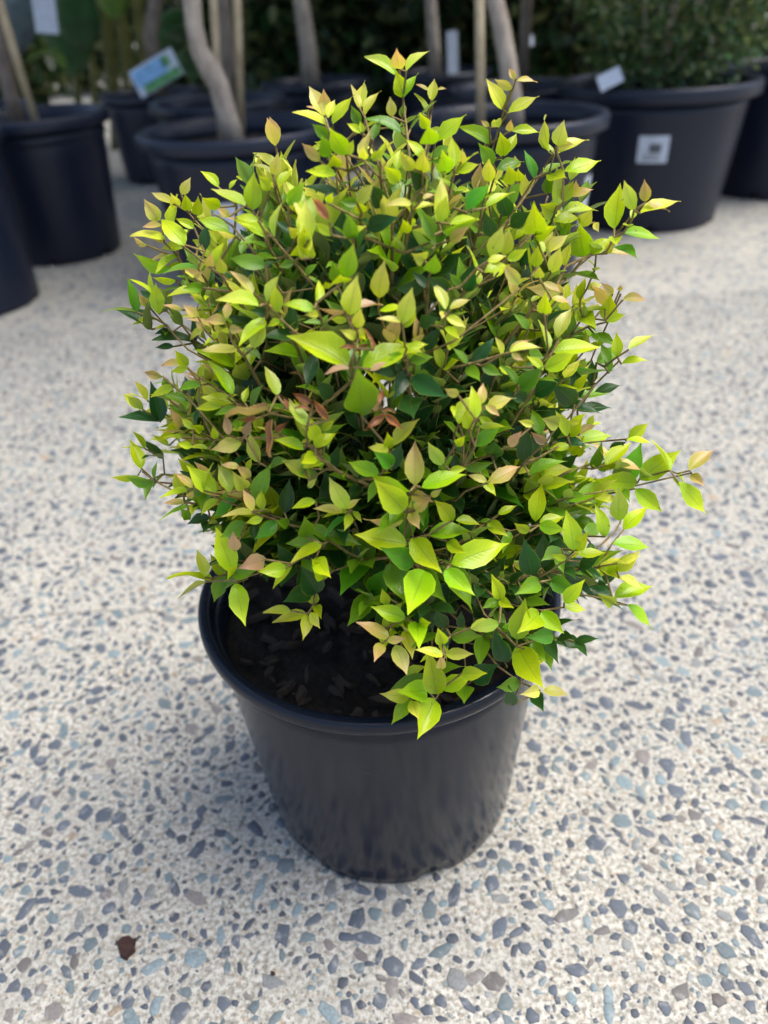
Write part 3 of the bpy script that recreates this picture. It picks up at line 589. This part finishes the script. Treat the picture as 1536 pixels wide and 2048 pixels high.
def grow(P):
    j = attach(P); A = nodes[j]; dist = float(np.linalg.norm(P-A)); n = max(1, int(dist/.013)); prev = j
    mid = rnd_dir()*dist*.06+np.array([0, 0, -dist*.07]); h = (A+P)/2; mid = mid+(CORE-h)*.30*min(1.0, dist/.06)
    for k in range(1, n+1):
        t = k/n; prev = add_node(A+(P-A)*t+mid*3*t*(1-t), prev)
    return prev
for line in STEM_DATA.strip().splitlines():
    rg, pts = line.split(':'); x0, y0, s = REG[rg.strip()]
    pp = [tuple(float(v) for v in q.split()) for q in pts.split(',')]; pp = [(x0+a/s, y0+b/s) for a, b in pp]
    n = len(pp); P3s = []
    for i, (x, y) in enumerate(pp):
        q = surf(x, y); f = 1-i/(n-1); q = q+(q-CAM)/np.linalg.norm(q-CAM)*(.004+.035*f*f); P3s.append(q)
    prev = grow(P3s[0])
    for a, b in zip(P3s[:-1], P3s[1:]):
        k = max(1, int(np.linalg.norm(b-a)/.014))
        for i in range(1, k+1): prev = add_node(a+(b-a)*i/k, prev)
order = sorted(range(len(SPEC)), key=lambda i: np.linalg.norm(SPEC[i].B-CORE))
for i in order:
    s = SPEC[i]; A = NA[:len(nodes)]; d = ((A-s.B)**2).sum(1)
    if d.min() < .004**2: continue
    grow(s.B)
nn_ = len(nodes); kids = [0]*nn_; w_ = [0.0]*nn_
childs = [[] for _ in range(nn_)]
for i in range(nn_-1, 0, -1):
    w_[i] = max(w_[i], .0) + (1.0 if not childs[i] else 0.0); w_[parent[i]] += w_[i]; childs[parent[i]].append(i)
radn = [min(.0062, 0.00046+.00018*max(x, 1)**.50) for x in w_]
# one branch mesh per main stem
main_of = [0]*nn_
mains = [i for i in range(1, nn_) if parent[i] == 0]
for i in range(1, nn_): main_of[i] = i if parent[i] == 0 else main_of[parent[i]]
for mi in mains:
    g = Geo(); done = set()
    for i in range(1, nn_):
        if main_of[i] != mi: continue
        big = parent[i]
        heavy = max(childs[big], key=lambda c: w_[c]) if childs[big] else None
        if i == heavy and big != 0 and big in done: continue
        chain = [big, i]; done.add(i); c = i
        while childs[c]:
            c = max(childs[c], key=lambda q: w_[q]); chain.append(c); done.add(c)
        rr = [min(radn[k], radn[i]*1.05) for k in chain]
        g.tube([nodes[k] for k in chain], rr, 6 if rr[0] > .0012 else 5, False)
    me = g.build('branch'); me.transform(Matrix.Translation((-PX, 0, 0))); link('branch', me, M['twig'], shrub)

# -- leaf shapes: 7 x 5 grid, folded along the midrib, tip drawn out and curled
def leaf_shape(seed):
    r = np.random.default_rng(seed); V = [0, .09, .27, .48, .68, .86, 1.0]; W = [.05, .50, .94, 1.0, .68, .22, .008]
    W = [a*r.uniform(.95, 1.05) for a in W]; fold = r.uniform(.15, .55); curl = r.uniform(.0, .45); tw = r.uniform(-.5, .5); sway = r.uniform(-.06, .06); wav = r.uniform(0, .08)
    v = []; uv = []
    for j, (t, wd) in enumerate(zip(V, W)):
        zc = -curl*(t-.15)**2 if t > .15 else 0.0
        if t > .8: zc -= curl*.5*(t-.8)
        xo = sway*math.sin(math.pi*t)+ (r.uniform(-.01, .01) if j == 6 else 0)
        for u in (-1, -.5, 0, .5, 1):
            x = u*wd*.5; z = abs(u)**1.3*wd*fold*.5*(1-.3*t) + wav*math.sin(t*7+u*2)*abs(u)
            a = tw*t; v.append((xo+x*math.cos(a)-z*math.sin(a)*.5, t, zc+z*math.cos(a)+x*math.sin(a))); uv.append((u*.5+.5, t))
    f = [(j*5+k, j*5+k+1, (j+1)*5+k+1, (j+1)*5+k) for j in range(6) for k in range(4)]
    return np.array(v), f, np.array(uv)
SH = [leaf_shape(20+i) for i in range(18)]
DRY = []
for i in range(4):
    v, f, uv = leaf_shape(70+i); v = v.copy(); v[:, 0] *= .75; v[:, 2] += .22*np.abs(uv[:, 0]-.5)*2+.10*np.sin(v[:, 1]*9+i); DRY.append((v, f, uv))
def leaf_matrix(s):
    d = s.T-s.B; Ln = np.linalg.norm(d); d = d/Ln; n = s.n-d*(s.n@d); n /= np.linalg.norm(n); x = np.cross(d, n)
    return np.stack([x*s.w, d*Ln, n*(.5*Ln+.5*s.w/ASP)*.55], 1)
def leaf_geo(s): return (DRY[s.v % 4] if s.c == 'B' else SH[s.v])
allv = []; allf = []; owner = []; n0 = 0
for i, s in enumerate(SPEC):
    v, f, uv = leaf_geo(s); s.M = leaf_matrix(s); wv = v @ s.M.T + s.B; s.wv = wv
    allv.append(wv); allf += [tuple(k+n0 for k in q) for q in f]; owner += [i]*len(f); n0 += len(v)
bvh = BVHTree.FromPolygons([tuple(p) for p in np.concatenate(allv)], allf)
cv = Vector(CAM); rank = []
for i, s in enumerate(SPEC):
    hits = 0; idx = [6, 8, 11, 13, 16, 18, 21, 23, 12, 17]
    for k in idx:
        p = s.wv[k]*.5+s.wv[k+1]*.5 if k % 5 < 4 else s.wv[k]; h = bvh.ray_cast(cv, (Vector(p)-cv).normalized())
        if h[2] is not None and owner[h[2]] == i: hits += 1
    X, Y = project(s.wv); area = (X.max()-X.min())*(Y.max()-Y.min()); rank.append(area*hits/len(idx))
top = set(np.argsort(-np.array(rank))[:300].tolist())
LM = {}
def leaf_mesh(s):
    k = ('B', s.v % 4) if s.c == 'B' else (s.c, s.v)
    if k not in LM:
        v, f, uv = leaf_geo(s); LM[k] = mesh('leaf', v, f, True, leaf_tint(s.c, uv), uv); LM[k].materials.append(M['leaf'])
    return LM[k]
fv, ff, ft, fu, n0 = [], [], [], [], 0
for i, s in enumerate(SPEC):
    if i in top:
        o = link('leaf', leaf_mesh(s), None, shrub); mt = Matrix.Identity(4)
        for a in range(3):
            for b in range(3): mt[a][b] = s.M[a][b]
            mt[a][3] = s.B[a]-(PX if a == 0 else 0)
        o.matrix_local = mt
        if s.c == 'B': o['label'] = 'dry curled brown leaf'
    else:
        v, f, uv = leaf_geo(s); fv.append(s.wv-[PX, 0, 0]); ff += [tuple(k+n0 for k in q) for q in f]; n0 += len(v)
        ft.append(leaf_tint(s.c, uv, rng.uniform(.75, 1.2))); fu.append(uv)
fo = link('foliage', mesh('foliage', np.concatenate(fv), ff, True, np.concatenate(ft), np.concatenate(fu)), M['leaf'], shrub); fo['kind'] = 'stuff'

# ------------------------------------------------------------------ pots behind, with trees and hedges
def leaf_cloud(name, centers, n, size, tints, mat, parent, flat=1.0, inv=None, rs=None):
    """foliage spread through ellipsoids: many small folded leaves"""
    r = np.random.default_rng(rs or 5); V = []; F = []; T = []; U = []; n0 = 0
    base = np.array([(-.5, .35, .06), (0, 0, 0), (.5, .35, .06), (0, .45, -.02), (-.36, .72, .03), (0, 1, -.08), (.36, .72, .03)])
    fc = [(0, 1, 3), (1, 2, 3), (0, 3, 4), (3, 2, 6), (4, 3, 5), (3, 6, 5)]
    uv = np.array([(0, .35), (.5, 0), (1, .35), (.5, .45), (.1, .72), (.5, 1), (.9, .72)])
    tot = sum(c[2] for c in centers)
    for c, rd, wt, shell in centers:
        for k in range(int(n*wt/tot)):
            u = r.normal(size=3); u /= np.linalg.norm(u); rho = r.uniform(shell, 1.0)**.6
            if isinstance(rd, tuple) and len(rd) == 4: p = np.array(c)+np.array(rd[:3])*r.uniform(-1, 1, 3)
            else: p = np.array(c)+np.array(rd)*u*rho*r.uniform(.88, 1.1)
            d = u+r.normal(size=3)*.6+np.array([0, 0, .2]); d /= np.linalg.norm(d); nn = np.array([0, 0, 1.])+r.normal(size=3)*.6; nn -= d*(nn@d); nn /= np.linalg.norm(nn); x = np.cross(d, nn)
            s = size*r.uniform(.65, 1.3); v = (base*[s*.6, s, s]) @ np.stack([x, d, nn]) + p
            V.append(v); F += [tuple(i+n0 for i in q) for q in fc]; n0 += 7
            T.append(np.repeat((np.array(tints[int(r.integers(len(tints)))])*r.uniform(.7, 1.3))[None], 7, 0)); U.append(uv)
    o = link(name, mesh(name, np.concatenate(V), F, True, np.concatenate(T), np.concatenate(U)), mat, parent); o['kind'] = 'stuff'; return o
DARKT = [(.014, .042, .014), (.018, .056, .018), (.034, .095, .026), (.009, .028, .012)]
def local(root, p): return tuple(float(p[i]-root.location[i]) for i in range(3))
def tube_part(name, root, pts, rad, mat, sides=10):
    g = Geo(); g.tube([local(root, p) for p in pts], rad, sides); return link(name, g.build(name), mat, root)
def pot_thing(name, X, Y, R, H, Rb, label, cat, group=None, soil_drop=.05, notch0=0.0, lip=.034, band=False, nn=.14):
    t = tag(empty(name, (X, Y, 0)), label, cat, group)
    make_pot(t, R, H, Rb, R*.90, lip*R/.25, M['pot_far'], [notch0+k*math.pi/3 for k in range(6)], .018, nn*.5, True, band)
    if soil_drop: make_soil(t, R*.86, H-soil_drop, M['soil'], .008, 40, 8)
    return t
def card(name, root, c, right, up, w, h, mat, th=.0008):
    c = np.array(local(root, c)) if root else np.array(c); r = np.array(right)/np.linalg.norm(right); u = np.array(up)-r*(np.array(up)@r); u /= np.linalg.norm(u); n = np.cross(r, u)
    v = [c+r*(sx*w/2)+u*(sy*h/2)+n*(sz*th) for sz in (-1, 1) for sx, sy in ((-1, -1), (1, -1), (1, 1), (-1, 1))]
    return link(name, mesh(name, v, [(3, 2, 1, 0), (4, 5, 6, 7), (0, 1, 5, 4), (1, 2, 6, 5), (2, 3, 7, 6), (3, 0, 4, 7)], False), mat, root), c, r, u, n
def sticker(root, ang, z, w, h, Rat, printed=True):
    """paper label bent round the pot wall; ang in degrees from -Y, anticlockwise"""
    def patch(name, w, h, off, mat, z, par, da=0):
        v = []; f = []; nx, ny = 8, 2
        for i in range(nx+1):
            for j in range(ny+1):
                zz = z-h/2+h*j/ny; r = Rat(zz)+off; a = math.radians(ang-90)+da+(-.5+i/nx)*w/r; v.append((r*math.cos(a), r*math.sin(a), zz))
        f = [(i*(ny+1)+j, (i+1)*(ny+1)+j, (i+1)*(ny+1)+j+1, i*(ny+1)+j+1) for i in range(nx) for j in range(ny)]
        return link(name, mesh(name, v, f), mat, par)
    s = patch('sticker', w, h, .0012, M['white'], z, root)
    if printed:
        patch('print', w*.40, h*.34, .0018, M['ink'], z+h*.04, s, .02)
        for k in range(2): patch('print', w*.55, h*.05, .0018, M['ink'], z-h*.24-k*h*.11, s, -.01)
    return s
def crown_above(root, c, rad, n, size, rs):  # unseen crown above the frame, added to block sky light over the back
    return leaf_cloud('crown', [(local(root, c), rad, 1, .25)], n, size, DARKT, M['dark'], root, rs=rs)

# hedge plant, right
X, Y, R, H, Rb = .922, 2.135, .304, .404, .236
hp = pot_thing('potted_hedge', X, Y, R, H, Rb, 'clipped dark green box hedge in a wide black pot with a square white sticker', 'potted hedge', None, .05, math.radians(-100))
sticker(hp, -16.5, .246, .086, .074, lambda z: Rb+(R*.90-Rb)*z/(H-.041)+.0008)
leaf_cloud('crown', [((0, 0, .86), (.335, .33, .47), 1, .55), ((0.02, -.02, .52), (.26, .26, .16), .2, .4)], 15000, .022, [(.026, .08, .022), (.045, .12, .034), (.085, .19, .06), (.016, .046, .018), (.10, .17, .09)], M['hedge'], hp, rs=11)
tube_part('trunk', hp, [(X, Y, .34), (X+.01, Y, .6), (X, Y, 1.0)], [.018, .015, .010], M['trunk2'])
for k in range(7):
    a = random.uniform(3.6, 5.9); tube_part('branch', hp, [(X+.02*math.cos(a), Y+.02*math.sin(a), .36), (X+.16*math.cos(a), Y+.16*math.sin(a), .48), (X+.27*math.cos(a), Y+.27*math.sin(a), .72)], [.006, .005, .003], M['trunk'], 6)
c0 = at(1220, 158, Y-.22); card('plant_tag', hp, c0, (1, 0, .42), (-.42, .5, 1), .066, .042, M['white'])
# hedge plant behind it
X, Y, R, H, Rb = 1.50, 2.42, .28, .40, .224
hq = pot_thing('potted_hedge', X, Y, R, H, Rb, 'potted hedge mostly hidden behind the stickered hedge pot, at the right edge', 'potted hedge', None, .05, math.radians(-70))
leaf_cloud('crown', [((0, 0, .88), (.31, .31, .47), 1, .5)], 9000, .024, [(.026, .075, .016), (.045, .11, .022), (.07, .15, .03)], M['hedge'], hq, rs=12)
tube_part('trunk', hq, [(X, Y, .34), (X, Y, .9)], [.016, .01], M['trunk2'])

# tree pot, centre left
X, Y, R, H, Rb = -.33, 1.703, .26, .393, .208
tl = pot_thing('potted_tree', X, Y, R, H, Rb, 'potted tree with a crooked grey trunk and two bamboo stakes', 'potted tree', None, .052, .3)
zs = H-.055
pts = [at(x, y, yy) for x, y, yy in ((472, 296, 1.70), (455, 235, 1.69), (437, 170, 1.68), (420, 138, 1.68), (398, 100, 1.67), (388, 50, 1.67), (384, 0, 1.67))]
pts += [pts[-1]+np.array([.01, .02, .25]), pts[-1]+np.array([.06, .05, .7]), pts[-1]+np.array([.05, .05, 1.2])]
tube_part('trunk', tl, pts, [.031, .027, .026, .028, .0225, .0215, .021, .019, .016, .010], M['trunk'], 12)
a, b = at(443, 283, 1.76), at(427, 0, 1.78); tube_part('stake', tl, [a, b, b+(b-a)*2.2], [.0105, .0105, .010], M['cane'], 8)
a, b = at(483, 262, 1.80), at(474, 0, 1.80); tube_part('stake', tl, [a, b, b+(b-a)*2.0], [.0115, .011, .010], M['cane'], 8)
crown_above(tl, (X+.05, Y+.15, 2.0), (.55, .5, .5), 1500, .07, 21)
sticker(tl, -5, .20, .075, .10, lambda z: Rb+(R*.90-Rb)*z/(H-.035)+.0008, False)
# tree pot, centre right
X, Y, R, H, Rb = .369, 1.616, .25, .397, .20
tr_ = pot_thing('potted_tree', X, Y, R, H, Rb, 'potted tree with a ringed grey trunk and a straight bamboo stake, behind the shrub', 'potted tree', None, .052, .1)
a, b = at(962, 268, 1.58), at(959, 0, 1.60); tube_part('stake', tr_, [a, b, b+(b-a)*2.2], [.0115, .0112, .0105], M['cane'], 8)
pts = [at(x, y, yy) for x, y, yy in ((1032, 262, 1.70), (1026, 200, 1.70), (1014, 120, 1.70), (1002, 50, 1.71), (990, 0, 1.72))]
pts += [pts[-1]+np.array([-.02, .02, .25]), pts[-1]+np.array([-.03, .08, .75]), pts[-1]+np.array([0, .1, 1.2])]
tube_part('trunk', tr_, pts, [.024, .0235, .023, .022, .021, .019, .015, .010], M['trunk'], 12)
sticker(tr_, 62, .20, .06, .12, lambda z: Rb+(R*.90-Rb)*z/(H-.034)+.0008, False)
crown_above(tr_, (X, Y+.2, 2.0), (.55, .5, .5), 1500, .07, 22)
# tree pots on the left
X, Y, R, H, Rb = -1.005, 2.088, .23, .412, .172
tq = pot_thing('potted_tree', X, Y, R, H, Rb, 'potted tree with a leaning bamboo stake beside a thin trunk, in a tall black pot', 'potted tree', None, .075, math.radians(-88), .040, True, .12)
a, b = at(72, 246, 2.06), at(0, 8, 2.06); tube_part('stake', tq, [a, b, b+(b-a)*1.5], [.0125, .012, .011], M['cane'], 8)
pts = [at(x, y, 2.14) for x, y in ((36, 246), (22, 190), (8, 130), (0, 60))]; pts += [pts[-1]+np.array([-.05, 0, .5]), pts[-1]+np.array([-.04, 0, 1.2])]
tube_part('trunk', tq, pts, [.024, .022, .021, .02, .016, .01], M['trunk2'], 10)
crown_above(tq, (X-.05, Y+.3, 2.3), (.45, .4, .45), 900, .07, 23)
X, Y, R, H, Rb = -1.12, 1.60, .21, .425, .180
tz = pot_thing('potted_tree', X, Y, R, H, Rb, 'black pot cut off by the left edge, nearest of the pots on that side', 'potted tree', None, .06, math.radians(-62), .040, True, .12)
tube_part('trunk', tz, [(X-.02, Y+.02, .36), (X-.03, Y+.02, .9), (X, Y, 1.5)], [.022, .02, .012], M['trunk2'], 10)
crown_above(tz, (X-.3, Y+.3, 2.2), (.4, .4, .4), 800, .07, 24)

# back row
rows = [(-.524, 2.63, .25, .37, .20, 'black pot standing just behind the crooked trunk pot'),
        (-.92, 3.30, .23, .35, .184, 'black pot with a blue and green picture label leaning on its rim'),
        (-1.62, 3.15, .23, .35, .184, 'low dark pot behind the leaning bamboo stake'),
        (-.20, 3.30, .24, .36, .19, 'shaded pot with a pale straight trunk, behind the crooked trunk pot'),
        (.36, 3.42, .24, .36, .19, 'shaded pot with a slim trunk, behind the top of the shrub'),
        (.56, 2.52, .25, .37, .20, 'black pot peeping out between the ringed trunk and the stickered hedge pot')]
back = []
for k, (X, Y, R, H, Rb, lab) in enumerate(rows): back.append(pot_thing('potted_tree', X, Y, R, H, Rb, lab, 'potted tree', None, .05, .2*k))
b1, b2, b3, b4, b5, b6 = back
def simple_tree(root, pts, rad, mat, rs, cr=(.6, .55, .55), n=1500, cz=2.05):
    X, Y = pts[-1][0], pts[-1][1]; pts = list(pts)+[np.array([X, Y, 1.1]), np.array([X+.03, Y+.05, 1.8])]
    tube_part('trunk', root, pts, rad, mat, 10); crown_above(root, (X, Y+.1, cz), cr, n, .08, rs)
simple_tree(b1, [np.array([-.50, 2.70, .31]), at(455, 100, 2.72), at(446, 0, 2.72)], [.026, .025, .024, .02, .012], M['trunk2'], 31)
simple_tree(b2, [np.array([-.90, 3.38, .30]), at(300, 70, 3.40), at(312, 0, 3.40)], [.034, .033, .031, .026, .015], M['trunk2'], 32)
simple_tree(b3, [np.array([-1.64, 3.2, .30]), np.array([-1.66, 3.2, .6])], [.026, .025, .02, .012], M['trunk2'], 33)
simple_tree(b4, [at(624, 178, 3.32), at(614, 80, 3.32), at(602, 0, 3.32)], [.040, .036, .033, .026, .015], M['trunk'], 34)
simple_tree(b5, [at(872, 162, 3.45), at(867, 80, 3.45), at(861, 0, 3.45)], [.030, .028, .026, .022, .012], M['trunk'], 35)
simple_tree(b6, [np.array([.58, 2.55, .31]), np.array([.585, 2.57, .7])], [.020, .019, .016, .010], M['trunk2'], 36)
# labels standing in the pots
tb = empty('plant_label', tuple(at(312, 146, 3.02))); tag(tb, 'large blue and green picture label tilted against a black pot rim', 'plant label')
ca, c, r, u, n = card('card', tb, tb.location, (1, .1, .42), (-.42, .35, 1), .20, .105, M['white'])
for (dx, dy, w_c, h_c, mt) in ((-.02, .012, .145, .062, 'blue'), (.012, -.033, .165, .034, 'green'), (.055, .018, .036, .040, 'green')):
    q = np.array(tb.location)+r*dx+u*dy+n*.0022*(1 if (n @ (CAM-np.array(tb.location))) > 0 else -1); p_, *_ = card('print', tb, q, r, u, w_c, h_c, M[mt], .0006)
tag(card('plant_label', None, at(905, 105, 3.1), (1, 0, .03), (0, .1, 1), .045, .150, M['white'])[0], 'narrow upright pale blue tag beside the slim trunk', 'plant label')
tag(card('plant_label', None, at(90, 28, 3.2), (1, .2, -.12), (.12, .2, 1), .088, .135, M['white'])[0], 'pale blue rectangular label among the big leaves at top left', 'plant label')
tag(card('plant_label', None, at(1057, 82, 3.3), (1, .2, .1), (0, .2, 1), .045, .04, M['white'])[0], 'tiny dim white tag in the shade near the hedge', 'plant label')

# big-leaved plants and canes in the shade
def paddle(name, root, base, mid, tip, width, mat, seed):
    r = np.random.default_rng(seed); b, mm, t = [np.array(local(root, p)) for p in (base, mid, tip)]; v = []; nS = 12
    for k in range(nS+1):
        s = k/nS; p = b*(1-s)**2+2*mm*s*(1-s)+t*s*s; d = 2*(1-s)*(mm-b)+2*s*(t-mm); d /= np.linalg.norm(d)+1e-9
        x = np.cross(d, [0, .45, 1]); x /= np.linalg.norm(x)+1e-9; nn = np.cross(x, d); wd = width*math.sin(math.pi*min(1, s*.94+.05))**.75*.5
        for u in (-1, -.5, 0, .5, 1): v.append(p+x*u*wd+nn*(abs(u)*wd*.28+r.uniform(-.004, .004)))
    f = [(k*5+j, k*5+j+1, (k+1)*5+j+1, (k+1)*5+j) for k in range(nS) for j in range(4)]
    o = link(name, mesh(name, v, f), mat, root); md = o.modifiers.new('thickness', 'SOLIDIFY'); md.thickness = .0015; return o
pb = tag(empty('broad_leaf_plant', (-1.55, 4.3, 0)), 'broad leaved plant with green canes in the shade at upper left', 'plant')
for k, (x, y0, y1, dpt) in enumerate(((128, 172, 0, 4.1), (200, 160, 0, 4.2), (213, 165, 0, 4.35), (232, 168, 0, 4.3), (252, 165, 0, 4.4), (268, 160, 0, 4.2), (166, 158, 0, 4.5), (285, 165, 0, 4.5))):
    a = at(x+8+random.uniform(-6, 6), y0+20, dpt); a[2] = .0; b = at(x-6+random.uniform(-8, 8), y1, dpt); tube_part('cane', pb, [a, (a+b)/2+np.array([.01, 0, 0]), b, b+np.array([random.uniform(-.1, .1), 0, .8])], [.022, .019, .016, .010], M['green_cane'], 8)
for i, (bx, by, mx, my, tx, ty, dpt, wd, mt) in enumerate(((150, 150, 130, 40, 148, 10, 4.0, .26, 'paddle'), (165, 100, 150, 60, 152, -60, 3.9, .22, 'paddle'), (130, 140, 110, 80, 50, 125, 3.8, .07, 'paddle2'), (340, 110, 345, 60, 370, 20, 4.2, .22, 'paddle'), (375, 90, 350, 60, 330, 70, 4.1, .16, 'paddle'), (390, 165, 370, 120, 385, 100, 4.1, .14, 'paddle'), (670, 110, 665, 60, 660, -10, 4.4, .20, 'paddle'), (230, 40, 225, 0, 235, -60, 4.2, .16, 'paddle2'))):
    paddle('leaf', pb, at(bx, by, dpt), at(mx, my, dpt-.1), at(tx, ty, dpt-.15), wd, M[mt], i)
for k in range(16):  # unseen leaves overhead, added to shade the bare ground behind the pots
    a = random.uniform(0, 6.283); z0 = random.uniform(.9, 1.4); q = np.array([-1.55+random.uniform(-.25, .25), 4.3+random.uniform(-.2, .2), z0]); rr = random.uniform(.5, 1.0)
    dv = np.array([math.cos(a), math.sin(a), 0]); paddle('leaf', pb, q, q+dv*rr*.5+np.array([0, 0, .75]), q+dv*rr+np.array([0, 0, random.uniform(.3, .9)]), random.uniform(.20, .30), M['paddle'], 200+k)
gp = tag(empty('grey_leaf_plant', tuple(at(30, 170, 3.6)*[1, 1, 0])), 'plant with wide blue grey leaves in the top left corner', 'plant')
paddle('leaf', gp, at(20, 120, 3.6), at(40, 60, 3.5), at(75, -60, 3.4), .17, M['glauc'], 91)
paddle('leaf', gp, at(0, 110, 3.7), at(10, 60, 3.6), at(-10, -40, 3.5), .15, M['glauc'], 92)
tube_part('stem', gp, [at(30, 170, 3.6)*[1, 1, 0], at(25, 150, 3.62), at(20, 120, 3.6)], [.02, .016, .01], M['green_cane'], 8)
# planting behind everything: dark bushes side by side, then a belt of trees far behind
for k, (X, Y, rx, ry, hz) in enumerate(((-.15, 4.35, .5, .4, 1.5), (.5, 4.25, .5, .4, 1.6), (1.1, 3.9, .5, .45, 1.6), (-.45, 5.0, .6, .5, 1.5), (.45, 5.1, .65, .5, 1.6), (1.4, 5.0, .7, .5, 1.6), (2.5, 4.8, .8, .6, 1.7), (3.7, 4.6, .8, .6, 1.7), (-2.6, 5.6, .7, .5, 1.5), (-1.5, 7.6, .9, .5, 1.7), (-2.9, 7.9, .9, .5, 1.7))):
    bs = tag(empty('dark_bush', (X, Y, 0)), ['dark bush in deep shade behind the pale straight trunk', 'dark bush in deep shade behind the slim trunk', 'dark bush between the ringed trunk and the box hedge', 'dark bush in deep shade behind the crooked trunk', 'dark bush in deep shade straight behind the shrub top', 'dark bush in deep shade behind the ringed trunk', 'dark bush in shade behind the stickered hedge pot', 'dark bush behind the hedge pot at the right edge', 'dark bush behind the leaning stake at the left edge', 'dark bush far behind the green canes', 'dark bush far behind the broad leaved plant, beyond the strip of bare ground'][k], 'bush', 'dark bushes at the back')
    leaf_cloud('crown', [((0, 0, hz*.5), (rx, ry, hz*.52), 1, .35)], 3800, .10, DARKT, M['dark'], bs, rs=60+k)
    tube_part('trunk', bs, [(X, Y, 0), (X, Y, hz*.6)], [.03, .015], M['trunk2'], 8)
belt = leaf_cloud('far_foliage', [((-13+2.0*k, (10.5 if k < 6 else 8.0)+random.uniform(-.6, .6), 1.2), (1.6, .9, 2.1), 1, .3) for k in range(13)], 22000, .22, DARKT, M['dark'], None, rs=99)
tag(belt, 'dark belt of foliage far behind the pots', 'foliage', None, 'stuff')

# bits lying on the concrete
for px_, py_, s, lab in ((257, 1894, .0118, 'dark reddish brown bark chip lying on the pale concrete, bottom left'), (545, 1947, .0030, 'tiny round brown crumb on the concrete below the pot')):
    d = ray(px_, py_); p = CAM+d*(-CAM[2]/d[2]); me = chip_mesh(int(px_), .22, 11); me.materials.append(M['chip2'])
    o = link('bark_chip', me); o.location = (p[0], p[1], s*.25); o.scale = (s, s*1.5, s); o.rotation_euler = (.08, -.05, 2.2); tag(o, lab, 'bark chip')
